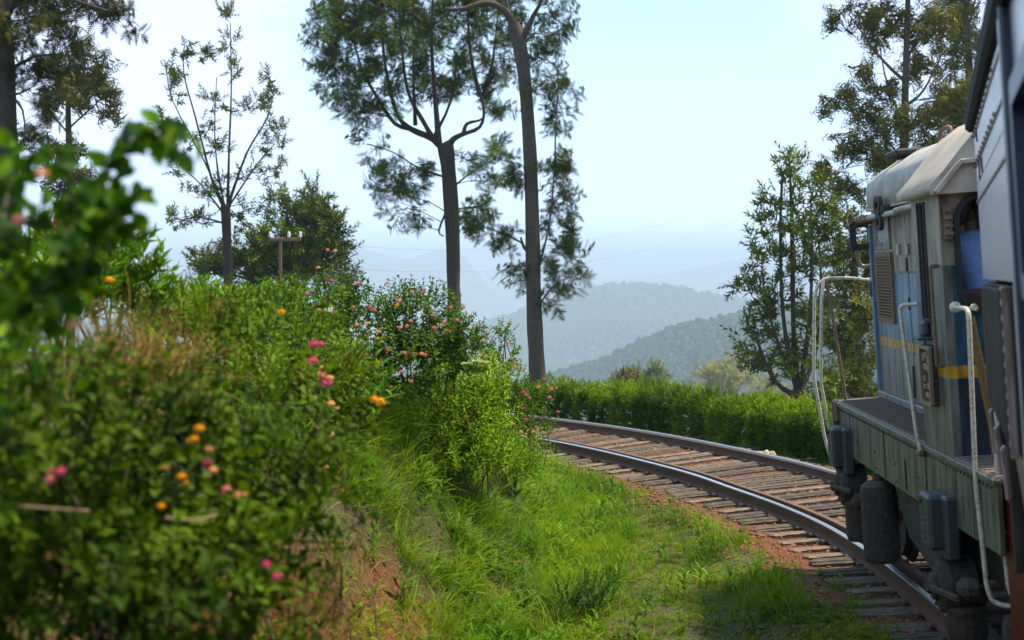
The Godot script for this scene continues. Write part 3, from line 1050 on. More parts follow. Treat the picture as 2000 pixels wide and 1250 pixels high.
func make_rails(t: Node3D) -> void:
	var st := begin()
	# far end steps: two bent white pipes and the tie to the hood
	var e := -DW - 0.10
	tube(st, bent([Vector3(e + 0.02, 0.86, -4.78), Vector3(e - 0.03, 1.1, -4.84), Vector3(e - 0.1, 1.75, -4.86), Vector3(e - 0.04, 2.6, -4.86), Vector3(e + 0.02, 2.72, -4.86), Vector3(e + 0.09, 2.76, -4.86), Vector3(e + 0.3, 2.75, -4.83), Vector3(-HW, 2.70, -4.74)]), [0.017], 8)
	part("handrail", st, mats.white_pipe, t)
	st = begin()
	tube(st, bent([Vector3(e + 0.05, 0.84, -4.66), Vector3(e + 0.03, 1.0, -4.72), Vector3(e - 0.05, 1.7, -4.75), Vector3(e + 0.01, 2.55, -4.75), Vector3(e + 0.05, 2.74, -4.80)]), [0.017], 8)
	part("handrail", st, mats.white_pipe, t)
	st = begin()
	tube(st, bent([Vector3(e + 0.08, 2.74, -4.84), Vector3(e + 0.11, 2.5, -4.8), Vector3(-DW + 0.07, 1.7, -4.72), Vector3(-DW + 0.09, 1.44, -4.7)]), [0.017], 8)
	box(st, Vector3(-DW - 0.015, 1.40, -4.7), Vector3(0.05, 0.22, 0.07), 0.015)
	part("stanchion", st, mats.rusty_pipe, t)
	# middle rail: from a flange on the hood out and down to the running plate
	st = begin()
	tube(st, bent([Vector3(-DW - 0.03, 1.45, -1.05), Vector3(-DW - 0.05, 1.6, -1.07), Vector3(-DW - 0.10, 2.5, -1.13), Vector3(-DW - 0.10, 2.555, -1.13), Vector3(-DW - 0.07, 2.57, -1.12), Vector3(-DW + 0.09, 2.57, -1.06)]), [0.016], 8)
	part("handrail", st, mats.white_pipe, t)
	st = begin()
	lathe(st, Transform3D(Basis(Vector3(0, 1, 0), Vector3(-1, 0, 0), Vector3(0, 0, 1)), Vector3(-DW + 0.10, 2.57, -1.06)), [Vector2(0, 0.035), Vector2(0.03, 0.035), Vector2(0.06, 0.015), Vector2(0.06, 0), Vector2(0, 0)], 10)
	beam(st, Vector3(-DW + 0.12, 2.57, -1.05), Vector3(-HW + 0.01, 2.57, -1.0), 0.04, 0.04)
	box(st, Vector3(-DW - 0.03, 1.43, -1.05), Vector3(0.06, 0.05, 0.09), 0.012)
	part("rail_flange", st, mats.rusty_pipe, t).set_meta("kind", "stuff")
	# cab steps: two long pipes down to the foot, tied at the bottom
	st = begin()
	tube(st, bent([Vector3(-DW + 0.02, 2.57, 0.02), Vector3(-DW + 0.0, 2.57, 0.44), Vector3(-DW - 0.02, 1.55, 0.44), Vector3(-DW - 0.02, 1.42, 0.44), Vector3(-DW + 0.005, 0.72, 0.46), Vector3(-DW + 0.03, 0.63, 0.47), Vector3(-DW + 0.10, 0.60, 0.5), Vector3(-DW + 0.40, 0.585, 0.6)]), [0.017], 8)
	part("handrail", st, mats.white_pipe, t)
	st = begin()
	tube(st, bent([Vector3(-DW + 0.24, 2.62, 0.62), Vector3(-DW + 0.17, 2.58, 0.64), Vector3(-DW + 0.10, 2.30, 0.66), Vector3(-DW + 0.06, 1.55, 0.66), Vector3(-DW + 0.06, 1.38, 0.66), Vector3(-DW + 0.09, 0.75, 0.66), Vector3(-DW + 0.13, 0.655, 0.67), Vector3(-DW + 0.24, 0.63, 0.68), Vector3(-DW + 0.45, 0.625, 0.7)]), [0.017], 8)
	part("handrail", st, mats.white_pipe, t)
	st = begin()
	lathe(st, Transform3D(Basis(Vector3(1, 0, 0), Vector3(0, 0, 1), Vector3(0, -1, 0)), Vector3(-DW + 0.03, 2.57, -0.02)), [Vector2(0, 0.03), Vector2(0.028, 0.03), Vector2(0.04, 0.012), Vector2(0.04, 0), Vector2(0, 0)], 10)
	lathe(st, Transform3D(Basis(Vector3(1, 0, 0), Vector3(0, 0, 1), Vector3(0, -1, 0)), Vector3(-DW + 0.07, 2.574, 0.30)), [Vector2(0.0, 0.03), Vector2(0.024, 0.03), Vector2(0.024, 0), Vector2(0.0, 0)], 10)
	part("rail_flange", st, mats.white_pipe, t).set_meta("kind", "stuff")
	# ochre conduit and dark air pipes behind the steps
	st = begin()
	tube(st, [Vector3(-DW + 0.10, 2.50, 0.10), Vector3(-DW + 0.20, 1.75, 0.12), Vector3(-DW + 0.23, 1.2, 0.12)], [0.03], 8)
	part("conduit", st, worn("ochre_pipe", lin(0.12, 0.055, 0.012), lin(0.26, 0.13, 0.03), 0.05, Vector3(3, 3, 3), 0.55), t)
	st = begin()
	tube(st, [Vector3(-DW + 0.20, 3.02, 0.62), Vector3(-DW + 0.24, 2.4, 0.62), Vector3(-DW + 0.40, 0.95, 0.64)], [0.033], 8)
	box(st, Vector3(-DW + 0.20, 3.04, 0.62), Vector3(0.14, 0.04, 0.08), 0.012)
	tube(st, [Vector3(-DW + 0.33, 2.4, 0.70), Vector3(-DW + 0.47, 0.95, 0.72)], [0.025], 8)
	part("air_pipe", st, mats.grime, t)

func make_underframe(t: Node3D) -> void:
	var st: SurfaceTool
	# bogie frame
	st = begin()
	box(st, Vector3(-0.98, 0.72, -2.0), Vector3(0.12, 0.34, 4.9), 0.03)
	box(st, Vector3(0.98, 0.72, -2.0), Vector3(0.12, 0.34, 4.9), 0.03)
	box(st, Vector3(0, 0.80, -2.0), Vector3(1.9, 0.3, 0.5), 0.03)
	part("bogie_frame", st, mats.bogie_dust, t)
	# dark belly above the bogie
	st = begin()
	box(st, Vector3(0, 1.22, -2.0), Vector3(2.0, 0.42, 5.2), 0.02)
	part("underframe", st, mats.dark_inside, t)
	for z in [-4.15, -1.9, 0.35]:
		st = begin()
		for s in [-1.0, 1.0]:
			lathe(st, Transform3D(Basis(Vector3(0, 1, 0), Vector3(s, 0, 0), Vector3(0, 0, 1)), Vector3(s * 0.80, 0.50, z)), [Vector2(0, 0.0), Vector2(0.55, 0.0), Vector2(0.55, 0.03), Vector2(0.50, 0.05), Vector2(0.49, 0.13), Vector2(0.42, 0.10), Vector2(0.2, 0.09), Vector2(0.14, 0.14), Vector2(0, 0.14)], 28)
		tube(st, [Vector3(-0.8, 0.5, z), Vector3(0.8, 0.5, z)], [0.08], 10)
		part("wheelset", st, mats.grime, t)
	# two hanger boxes with the round brake cylinders below them
	for q in [[-4.32, 1.09, 0.86], [-0.46, 1.02, 0.70]]:
		var z: float = q[0]
		var k := 1.0
		st = begin()
		box(st, Vector3(-DW - 0.07, q[1], z), Vector3(0.20, 0.40 * k, 0.30), 0.025)
		box(st, Vector3(-DW - 0.03, q[1] - 0.03, z + 0.19), Vector3(0.10, 0.46, 0.16), 0.02)
		var hb := part("hanger_box", st, mats.slate_paint, t)
		st = begin()
		for j in 6:
			box(st, Vector3(-DW - 0.172, q[1] + 0.10 - 0.045 * j, z - 0.02), Vector3(0.012, 0.014, 0.09), 0.004)
		tube(st, [Vector3(-DW - 0.165, q[1] + 0.14, z - 0.05), Vector3(-DW - 0.185, q[1] + 0.14, z - 0.05)], [0.016], 8)
		part("slot", st, mats.grime, hb).set_meta("kind", "stuff")
		st = begin()
		lathe(st, Transform3D(Basis(Vector3(0, 1, 0), Vector3(-1, 0, 0), Vector3(0, 0, 1)), Vector3(-DW + 0.14, q[2] - 0.16, z + 0.02)), [Vector2(0, 0.0), Vector2(0.21, 0.0), Vector2(0.215, 0.19), Vector2(0.195, 0.23), Vector2(0.15, 0.25), Vector2(0.10, 0.255), Vector2(0.095, 0.29), Vector2(0.05, 0.30), Vector2(0.045, 0.33), Vector2(0, 0.33)], 24)
		var cy := part("brake_cylinder", st, mats.bogie_dust, t)
		st = begin()
		beam(st, Vector3(-DW - 0.17, q[2] - 0.16, z + 0.04), Vector3(-DW - 0.08, q[2] - 0.15, z + 0.50), 0.04, 0.05, 0.012)
		for j in 6:
			var a := TAU * j / 6.0
			box(st, Vector3(-DW - 0.10, q[2] - 0.16 + 0.17 * sin(a), z + 0.02 + 0.17 * cos(a)), Vector3(0.03, 0.03, 0.03), 0.008)
		part("brake_lever", st, mats.bogie_dust, cy)
		# round sand box below
		st = begin()
		lathe(st, Transform3D(Basis(), Vector3(-DW + 0.06, 0.0, z + 0.14)), [Vector2(0, q[2] - 0.28), Vector2(0.13, q[2] - 0.28), Vector2(0.145, q[2] - 0.31), Vector2(0.145, 0.22), Vector2(0.13, 0.17), Vector2(0, 0.16)], 16)
		part("sand_pipe", st, mats.bogie_dust, t)
		st = begin()
		box(st, Vector3(-DW + 0.02, 0.60, z + 0.42), Vector3(0.16, 0.14, 0.22), 0.045)
		part("block", st, mats.bogie_dust, t)
	# standing air tank between them
	st = begin()
	lathe(st, Transform3D(Basis(Vector3.UP, 0.4), Vector3(-DW + 0.02, 0, -3.0)), [Vector2(0, 0.94), Vector2(0.10, 0.93), Vector2(0.155, 0.89), Vector2(0.165, 0.84), Vector2(0.165, 0.24), Vector2(0.15, 0.20), Vector2(0, 0.19)], 18)
	lathe(st, Transform3D(Basis(), Vector3(-DW + 0.02, 0, -3.0)), [Vector2(0, 1.0), Vector2(0.05, 1.0), Vector2(0.05, 0.93), Vector2(0, 0.93)], 8)
	part("air_tank", st, mats.bogie_dust, t)
	# pale sloping guard plate behind it
	st = begin()
	out_face(st, [Vector3(-DW + 0.10, 1.02, -2.8), Vector3(-DW + 0.10, 1.02, -0.7), Vector3(-DW + 0.14, 0.26, -0.8), Vector3(-DW + 0.14, 0.52, -2.4)], Vector3(0, 0.7, -1.7))
	out_face(st, [Vector3(-DW + 0.14, 1.02, -2.8), Vector3(-DW + 0.14, 1.02, -0.7), Vector3(-DW + 0.18, 0.26, -0.8), Vector3(-DW + 0.18, 0.52, -2.4)], Vector3(-4, 0.7, -1.7))
	part("guard_plate", st, mats.bogie_dust, t)
	st = begin()
	beam(st, Vector3(-DW + 0.06, 0.20, -0.7), Vector3(-DW + 0.06, 0.02, -0.2), 0.03, 0.12)
	part("rail_guard", st, mats.bogie_dust, t)
	# rear headstock and steps at the coupling end
	st = begin()
	box(st, Vector3(0.0, 0.84, 1.04), Vector3(2 * DW - 0.12, 1.06, 0.56), 0.015)
	var hs := part("headstock", st, mats.red_paint, t)
	hs.set_meta("label", "red headstock at the coupling end")
	st = begin()
	for j in 4:
		box(st, Vector3(-DW + 0.10, 1.22 - 0.10 * j, 1.14), Vector3(0.04, 0.025, 0.12), 0.008)
	part("bracket", st, mats.grime, hs).set_meta("kind", "stuff")
	st = begin()
	tube(st, smooth_path([Vector3(-DW + 0.24, 1.34, 0.9), Vector3(-DW + 0.19, 1.28, 0.9), Vector3(-DW + 0.18, 1.15, 0.9), Vector3(-DW + 0.27, 0.35, 0.86)]), [0.022], 8)
	tube(st, smooth_path([Vector3(-DW + 0.16, 1.30, 0.78), Vector3(-DW + 0.13, 1.22, 0.78), Vector3(-DW + 0.13, 1.1, 0.78), Vector3(-DW + 0.22, 0.35, 0.78)]), [0.018], 8)
	part("step_iron", st, mats.slate_paint, t)
	st = begin()
	lathe(st, Transform3D(Basis(), Vector3(-DW + 0.17, 0, 0.62)), [Vector2(0, 0.56), Vector2(0.11, 0.55), Vector2(0.125, 0.50), Vector2(0.125, 0.14), Vector2(0.1, 0.10), Vector2(0, 0.10)], 16)
	part("sand_pipe", st, mats.bogie_dust, t)

# ---------------------------------------------------------------- the driver, a continuous figure meshed from a field of tapered limbs
func limb_field(p: Vector3, bones: Array, k: float) -> float:
	var s := 0.0
	for b in bones:
		var ab: Vector3 = b[1] - b[0]
		var h: float = clampf((p - b[0]).dot(ab) / maxf(ab.length_squared(), 1e-6), 0.0, 1.0)
		var q: Vector3 = (p - b[0] - ab * h)
		var d: float = q.length() - lerpf(b[2], b[3], h)
		s += exp(-d / k)
	return -k * log(maxf(s, 1e-30))

func body_mesh(bones: Array, cell: float, k: float, m: Material) -> ArrayMesh:   # surface nets
	var lo := Vector3(1e9, 1e9, 1e9)
	var hi := -lo
	for b in bones:
		for e in 2:
			var r: float = b[2 + e] + cell * 2.5 + k
			lo = lo.min(b[e] - Vector3(r, r, r))
			hi = hi.max(b[e] + Vector3(r, r, r))
	var n := Vector3i((hi - lo) / cell) + Vector3i(2, 2, 2)
	var f := PackedFloat32Array()
	f.resize(n.x * n.y * n.z)
	f.fill(1.0)
	for b in bones:   # only the cells near each bone
		var r: float = maxf(b[2], b[3]) + cell * 2.0 + k
		var l: Vector3 = ((b[0].min(b[1]) - Vector3(r, r, r)) - lo) / cell
		var u: Vector3 = ((b[0].max(b[1]) + Vector3(r, r, r)) - lo) / cell
		for z in range(maxi(0, int(l.z)), mini(n.z, int(u.z) + 1)):
			for y in range(maxi(0, int(l.y)), mini(n.y, int(u.y) + 1)):
				for x in range(maxi(0, int(l.x)), mini(n.x, int(u.x) + 1)):
					var i := (z * n.y + y) * n.x + x
					if f[i] == 1.0:
						f[i] = limb_field(lo + Vector3(x, y, z) * cell, bones, k)
	var at := {}
	var st := SurfaceTool.new()
	st.begin(Mesh.PRIMITIVE_TRIANGLES)
	st.set_smooth_group(0)
	var count := 0
	for z in n.z - 1:
		for y in n.y - 1:
			for x in n.x - 1:
				var i := (z * n.y + y) * n.x + x
				var mask := 0
				var c := [i, i + 1, i + n.x, i + n.x + 1, i + n.x * n.y, i + n.x * n.y + 1, i + n.x * n.y + n.x, i + n.x * n.y + n.x + 1]
				for q in 8:
					if f[c[q]] < 0.0:
						mask |= 1 << q
				if mask == 0 or mask == 255:
					continue
				var sum := Vector3.ZERO
				var hits := 0
				for e in [[0, 1], [2, 3], [4, 5], [6, 7], [0, 2], [1, 3], [4, 6], [5, 7], [0, 4], [1, 5], [2, 6], [3, 7]]:
					var a: float = f[c[e[0]]]
					var b: float = f[c[e[1]]]
					if (a < 0.0) != (b < 0.0):
						var t := a / (a - b)
						var pa := Vector3(e[0] & 1, (e[0] >> 1) & 1, (e[0] >> 2) & 1)
						var pb := Vector3(e[1] & 1, (e[1] >> 1) & 1, (e[1] >> 2) & 1)
						sum += pa.lerp(pb, t)
						hits += 1
				at[i] = count
				count += 1
				st.add_vertex(lo + (Vector3(x, y, z) + sum / hits) * cell)
	for i in at:
		var x: int = i % n.x
		var y: int = (i / n.x) % n.y
		var z: int = i / (n.x * n.y)
		var steps := [1, n.x, n.x * n.y]
		for a in 3:
			var j: int = i + steps[a]
			if (f[i] < 0.0) == (f[j] < 0.0):
				continue
			var s1: int = steps[(a + 1) % 3]
			var s2: int = steps[(a + 2) % 3]
			if not (at.has(i - s1) and at.has(i - s2) and at.has(i - s1 - s2)):
				continue
			var p := [at[i], at[i - s1], at[i - s1 - s2], at[i - s2]]
			if f[i] < 0.0:
				p.reverse()
			for q in [p[0], p[1], p[2], p[0], p[2], p[3]]:
				st.add_index(q)
	return finish(st, m)

func make_driver() -> void:
	# sits on the cab seat at the rear opening with his back to it, looking ahead along the line
	var t := thing("person", "driver in a blue shirt sitting inside the locomotive cab window", "person", Vector3(4.53, 0.096, -9.84))
	t.rotation_degrees = Vector3(0, -2.6, 4.0)
	var skin := plain("skin", lin(0.10, 0.05, 0.03), 0.55)
	var c := Vector3(-0.90, 2.52, -0.46)   # the hips on the seat
	var neck := c + Vector3(-0.13, 0.56, -0.02)
	var bones := []
	var shl := c + Vector3(-0.245, 0.455, 0.0)
	var shr := c + Vector3(0.07, 0.485, -0.02)
	var elb := c + Vector3(-0.25, 0.18, -0.07)
	var wrl := c + Vector3(-0.16, 0.10, -0.27)
	var elr := c + Vector3(0.17, 0.21, -0.08)
	var wrr := c + Vector3(0.17, 0.12, -0.29)
	var hl := c + Vector3(-0.09, 0.02, 0)
	var hr := c + Vector3(0.09, 0.02, 0)
	var kl := c + Vector3(-0.14, -0.05, -0.36)
	var kr := c + Vector3(0.14, -0.05, -0.36)
	bones = [[hl, kl, 0.095, 0.065], [hr, kr, 0.095, 0.065], [kl, kl + Vector3(0, -0.42, 0.10), 0.062, 0.042], [kr, kr + Vector3(0, -0.42, 0.10), 0.062, 0.042], [kl + Vector3(0, -0.45, 0.10), kl + Vector3(-0.02, -0.48, -0.07), 0.045, 0.035], [kr + Vector3(0, -0.45, 0.10), kr + Vector3(0.02, -0.48, -0.07), 0.045, 0.035],
		[c + Vector3(-0.06, 0.05, 0), c + Vector3(-0.155, 0.40, 0), 0.125, 0.12], [c + Vector3(0.06, 0.05, 0), c + Vector3(-0.03, 0.40, 0), 0.125, 0.12], [shl, shr, 0.07, 0.07], [neck - Vector3(0, 0.08, 0), neck + Vector3(0, 0.06, -0.01), 0.062, 0.055],
		[shl, elb, 0.062, 0.045], [elb, wrl, 0.044, 0.03], [shr, elr, 0.062, 0.045], [elr, wrr, 0.044, 0.03]]
	put("body", body_mesh(bones, 0.02, 0.018, skin), t)
	# shirt over trunk and upper arms, a little fuller than the body
	var shirt := worn("blue_shirt", lin(0.13, 0.21, 0.44), lin(0.18, 0.28, 0.54), 0.03, Vector3(3, 2, 3), 0.85)
	var cloth := [[c + Vector3(-0.06, 0.03, 0), c + Vector3(-0.155, 0.40, 0), 0.145, 0.12], [c + Vector3(0.06, 0.03, 0), c + Vector3(-0.03, 0.40, 0), 0.145, 0.12], [shl, shr, 0.078, 0.078], [shl, shl.lerp(elb, 0.85), 0.082, 0.07], [shr, shr.lerp(elr, 0.85), 0.082, 0.07], [neck - Vector3(0, 0.09, 0), neck - Vector3(0, 0.04, 0), 0.08, 0.07]]
	put("shirt", body_mesh(cloth, 0.018, 0.022, shirt), t)
	var trousers := [[hl, kl, 0.112, 0.08], [hr, kr, 0.112, 0.08], [kl, kl + Vector3(0, -0.38, 0.09), 0.078, 0.06], [kr, kr + Vector3(0, -0.38, 0.09), 0.078, 0.06], [hl, hr, 0.12, 0.12]]
	put("trousers", body_mesh(trousers, 0.02, 0.018, plain("dark_trousers", lin(0.02, 0.02, 0.03), 0.9)), t)
	# head: skull, jaw, nose, ears, eyes and mouth, on a finer grid
	var h := neck + Vector3(-0.08, 0.15, -0.02)
	var head := [[h + Vector3(0, 0.035, 0.015), h + Vector3(0, 0.02, -0.02), 0.088, 0.085], [h + Vector3(0, -0.02, -0.04), h + Vector3(0, -0.075, -0.055), 0.062, 0.038], [h + Vector3(0, 0.0, -0.10), h + Vector3(0, -0.03, -0.118), 0.010, 0.015], [h + Vector3(-0.085, 0.01, 0.0), h + Vector3(-0.088, -0.025, -0.005), 0.016, 0.010], [h + Vector3(0.085, 0.01, 0.0), h + Vector3(0.088, -0.025, -0.005), 0.016, 0.010], [h + Vector3(0, -0.06, 0.0), h + Vector3(0, -0.14, 0.01), 0.055, 0.055]]
	var hd := put("head", body_mesh(head, 0.009, 0.008, skin), t)
	put("hair", body_mesh([[h + Vector3(0, 0.05, 0.02), h + Vector3(0, 0.04, -0.03), 0.096, 0.082], [h + Vector3(0, 0.0, 0.05), h + Vector3(0, -0.05, 0.055), 0.062, 0.045]], 0.011, 0.012, plain("black_hair", lin(0.006, 0.005, 0.005), 0.6)), hd)
	for s in [-1, 1]:
		put("eye", body_mesh([[h + Vector3(s * 0.034, 0.005, -0.088), h + Vector3(s * 0.036, 0.005, -0.088), 0.014, 0.014]], 0.006, 0.004, mats.white_pipe), hd)
	put("mouth", body_mesh([[h + Vector3(-0.02, -0.062, -0.092), h + Vector3(0.02, -0.062, -0.092), 0.007, 0.007]], 0.004, 0.003, plain("lips", lin(0.12, 0.04, 0.03), 0.5)), hd)
	# hands: palm, four bent fingers and a thumb each
	for s in [-1.0, 1.0]:
		var w: Vector3 = wrl if s < 0 else wrr
		var fwd := Vector3(-s * 0.25, -0.1, -1).normalized()
		var side := Vector3(1, 0, -s * 0.25).normalized()
		var hb := [[w, w + fwd * 0.09, 0.028, 0.026], [w + fwd * 0.08 - side * 0.028, w + fwd * 0.08 + side * 0.028, 0.015, 0.015]]
		var len := [0.066, 0.075, 0.07, 0.056]
		for k in 4:
			var o: Vector3 = w + fwd * 0.09 + side * (-0.033 + 0.022 * k)
			var mid: Vector3 = o + (fwd + Vector3(0, -0.25, 0)).normalized() * len[k] * 0.55
			var tip: Vector3 = mid + (fwd + Vector3(0, -0.9, 0)).normalized() * len[k] * 0.5
			hb.append([o, mid, 0.0095, 0.0088])
			hb.append([mid, tip, 0.0088, 0.0075])
		var th: Vector3 = w + fwd * 0.03 + side * (-s) * 0.03
		hb.append([th, th + (fwd - side * s * 0.7).normalized() * 0.045, 0.012, 0.010])
		hb.append([th + (fwd - side * s * 0.7).normalized() * 0.045, th + (fwd - side * s * 0.5).normalized() * 0.075, 0.010, 0.008])
		put("hand", body_mesh(hb, 0.006, 0.003, skin), t)

# ---------------------------------------------------------------- the carriage one leans out of
func make_carriage() -> void:
	var t := thing("railway_carriage", "silvery streaked railway carriage with black gutter close at the right edge", "railway carriage", Vector3(4.214, 0.154, -7.75))
	t.rotation_degrees = Vector3(0, -16.4, 4.0)
	var silver := streaky("carriage_paint", lin(0.42, 0.38, 0.42), lin(0.82, 0.77, 0.84), 0.26, 0.15, 16.0)
	var lower := streaky("carriage_lower", lin(0.27, 0.19, 0.175), lin(0.44, 0.34, 0.32), 0.35, 0.1, 8.0)
	var brown := streaky("carriage_brown", lin(0.022, 0.015, 0.011), lin(0.055, 0.040, 0.029), 0.75)
	var frame_blue := plain("frame_blue", lin(0.012, 0.022, 0.055), 0.35)
	var w := 1.4
	var l := 16.0
	var z1 := 0.0
	var st: SurfaceTool
	# near side: sill panel, waist, upper panel between windows, cant rail. The wall has openings for the windows
	var wins := []   # [z from, z to]
	var z := 4.3
	while z < 14.0:
		wins.append([z, z + 1.1])
		z += 1.75
	st = begin()
	extrude(st, [Vector2(-w + 0.0, 2.72), Vector2(-w + 0.06, 2.72), Vector2(-w + 0.09, 2.1), Vector2(-w + 0.24, 1.05), Vector2(-w + 0.19, 1.0), Vector2(-w + 0.15, 1.3), Vector2(-w + 0.11, 1.7), Vector2(-w + 0.03, 2.1)], z1 + 4.1, l)
	part("lower_side", st, lower, t)
	st = begin()
	extrude(st, [Vector2(-w + 0.035, 2.06), Vector2(-w + 0.09, 2.06), Vector2(-w + 0.24, 1.05), Vector2(-w + 0.19, 1.0), Vector2(-w + 0.15, 1.3), Vector2(-w + 0.11, 1.7)], z1, z1 + 4.1)
	part("lower_side", st, lower, t)
	st = begin()
	box(st, Vector3(-w + 0.03, 2.99, z1 + 2.05), Vector3(0.06, 0.54, 4.1), 0.004)
	box(st, Vector3(-w + 0.03, 3.44, l / 2.0), Vector3(0.06, 0.36, l), 0.004)
	var last := z1 + 4.1
	for q in wins + [[l, l]]:
		box(st, Vector3(-w + 0.03, 2.99, (last + q[0]) / 2.0), Vector3(0.06, 0.54, q[0] - last), 0.002)
		last = q[1]
	var up := part("upper_side", st, silver, t)
	# window frames, panes
	for q in wins:
		st = begin()
		plate_ring(st, rounded_rect(Vector2(0, 0), 1.16, 0.62, 0.05), rounded_rect(Vector2(0, 0), 1.02, 0.48, 0.04), Transform3D(Basis(Vector3(0, 0, 1), Vector3.UP, Vector3(-1, 0, 0)), Vector3(-w - 0.03, 2.99, (q[0] + q[1]) / 2.0)), 0.07)
		var fr := part("window_frame", st, frame_blue, t)
		st = begin()
		box(st, Vector3(-w + 0.03, 3.06, (q[0] + q[1]) / 2.0), Vector3(0.006, 0.36, 1.04), 0.001)
		part("pane", st, mats.window_glass, fr)
	# tall dark door frame and its bright edge beads
	st = begin()
	box(st, Vector3(-w - 0.012, 2.90, 4.0), Vector3(0.04, 1.36, 0.07), 0.01)
	box(st, Vector3(-w - 0.012, 3.585, 4.48), Vector3(0.04, 0.05, 1.0), 0.01)
	part("door_frame", st, frame_blue, t)
	st = begin()
	box(st, Vector3(-w - 0.012, 2.85, 3.8), Vector3(0.03, 1.5, 0.035), 0.01)
	part("door_bead", st, silver, t)
	# rolled ribs with rivets along the upper panel
	st = begin()
	for y in [3.16, 3.36, 3.53]:
		tube(st, [Vector3(-w - 0.001, y, 0.01), Vector3(-w - 0.001, y, 3.75)], [0.011], 6)
	var rib := part("side_rib", st, silver, up)
	st = begin()
	for y in [3.36, 3.53]:
		for k in 12:
			box(st, Vector3(-w - 0.012, y, 0.1 + 0.25 * k), Vector3(0.012, 0.02, 0.02), 0.006)
	for q in [[3.30, 0.62, 0.10], [3.31, 0.95, 0.06], [3.30, 1.02, 0.08], [3.49, 0.5, 0.06]]:
		box(st, Vector3(-w - 0.002, q[0], q[1]), Vector3(0.01, q[2], 0.022), 0.005)
	part("rivets", st, mats.grime, up).set_meta("kind", "stuff")
	# ribbed vestibule wall below, with a pierced strip
	st = begin()
	box(st, Vector3(-w + 0.045, 2.36, 2.05), Vector3(0.05, 0.68, 4.1), 0.004)
	var ves := part("vestibule_panel", st, brown, t)
	for k in 9:
		st = begin()
		box(st, Vector3(-w + 0.01, 2.36, 0.06 + 0.26 * k), Vector3(0.05, 0.66, 0.11), 0.014)
		part("rib", st, brown, ves)
	st = begin()
	box(st, Vector3(-w - 0.004, 2.36, 2.62), Vector3(0.03, 0.68, 0.14), 0.004)
	var strip := part("pierced_strip", st, lower, ves)
	st = begin()
	for k in 11:
		box(st, Vector3(-w - 0.0195, 2.05 + 0.062 * k, 2.62), Vector3(0.006, 0.034, 0.08), 0.001)
	part("hole", st, mats.dark_inside, strip).set_meta("kind", "stuff")
	st = begin()
	for k in 3:
		beam(st, Vector3(-w - 0.02, 2.02 - 0.02 * k, 0.5 + 0.7 * k), Vector3(-w - 0.005, 1.78 - 0.02 * k, 0.45 + 0.7 * k), 0.02, 0.05)
	part("step_bracket", st, silver, ves).set_meta("kind", "stuff")
	# far side wall, floor, end wall, roof
	st = begin()
	box(st, Vector3(w - 0.03, 2.3, l / 2.0), Vector3(0.06, 2.6, l), 0.004)
	part("far_side", st, silver, t)
	st = begin()
	box(st, Vector3(0, 1.1, l / 2.0), Vector3(2 * w - 0.3, 0.14, l - 0.02), 0.01)
	box(st, Vector3(-w + 0.30, 0.86, l / 2.0), Vector3(0.14, 0.34, l - 1.0), 0.02)
	part("underframe", st, mats.grime, t)
	st = begin()
	box(st, Vector3(0, 2.32, 0.035), Vector3(2 * w - 0.14, 2.56, 0.06), 0.01)
	box(st, Vector3(0, 2.32, l - 0.035), Vector3(2 * w - 0.14, 2.56, 0.06), 0.01)
	part("end_wall", st, brown, t)
	st = begin()
	var arch := []
	for k in 15:
		var a := PI * k / 14.0
		arch.append(Vector2(-cos(a) * (w - 0.02), 3.62 + sin(a) * 0.42))
	extrude(st, arch, -0.04, l + 0.04, true, true)
	part("roof", st, worn("roof_black", lin(0.05, 0.05, 0.055), lin(0.12, 0.12, 0.125), 0.03, Vector3(1, 1, 1), 0.7), t)
	st = begin()
	box(st, Vector3(-w - 0.012, 3.62, l / 2.0), Vector3(0.07, 0.12, l + 0.02), 0.02)
	part("gutter", st, plain("gutter_black", lin(0.003, 0.003, 0.0035), 0.9), t)

# ---------------------------------------------------------------- leaves, sprigs, flowers
func leaf(st: SurfaceTool, base: Vector3, dir: Vector3, up: Vector3, l: float, w: float, bend: float, c: Color, fine := true) -> void:   # a folded, drooping blade
	var y := dir.normalized()
	var x := y.cross(up)
	x = x.normalized() if x.length() > 0.05 else y.cross(Vector3(0.5, 0.3, 0.8)).normalized()
	var n := x.cross(y)
	var ts: Array = [0.0, 0.22, 0.5, 0.78, 1.0] if fine else [0.0, 0.4, 1.0]
	var ws: Array = [0.06, 0.85, 1.0, 0.6, 0.0] if fine else [0.1, 1.0, 0.0]
	var pl := Vector3.ZERO
	var pm := Vector3.ZERO
	var pr := Vector3.ZERO
	for i in ts.size():
		var t: float = ts[i]
		var m: Vector3 = base + y * l * t - n * bend * l * t * t
		var half: Vector3 = x * w * 0.5 * ws[i] + n * w * 0.16 * ws[i]
		var a: Vector3 = m - x * w * 0.5 * ws[i] + n * w * 0.16 * ws[i]
		var b: Vector3 = m + half
		if i > 0:
			st.set_color(c)
			if i == ts.size() - 1:
				tri(st, pl, pm, m)
				tri(st, pm, pr, m)
			else:
				quad(st, pl, pm, m, a)
				st.set_color(c * 0.93)
				quad(st, pm, pr, b, m)
		pl = a
		pm = m
		pr = b

func stalk(st: SurfaceTool, a: Vector3, b: Vector3, r: float, c: Color) -> void:
	st.set_color(c)
	var d := (b - a).normalized()
	var x := d.cross(Vector3(0.3, 0.2, 0.9)).normalized() * r
	var y := d.cross(x).normalized() * r
	var o := [x, -0.5 * x + 0.87 * y, -0.5 * x - 0.87 * y]
	for k in 3:
		var k2 := (k + 1) % 3
		quad(st, a + o[k], a + o[k2], b + o[k2] * 0.5, b + o[k] * 0.5)

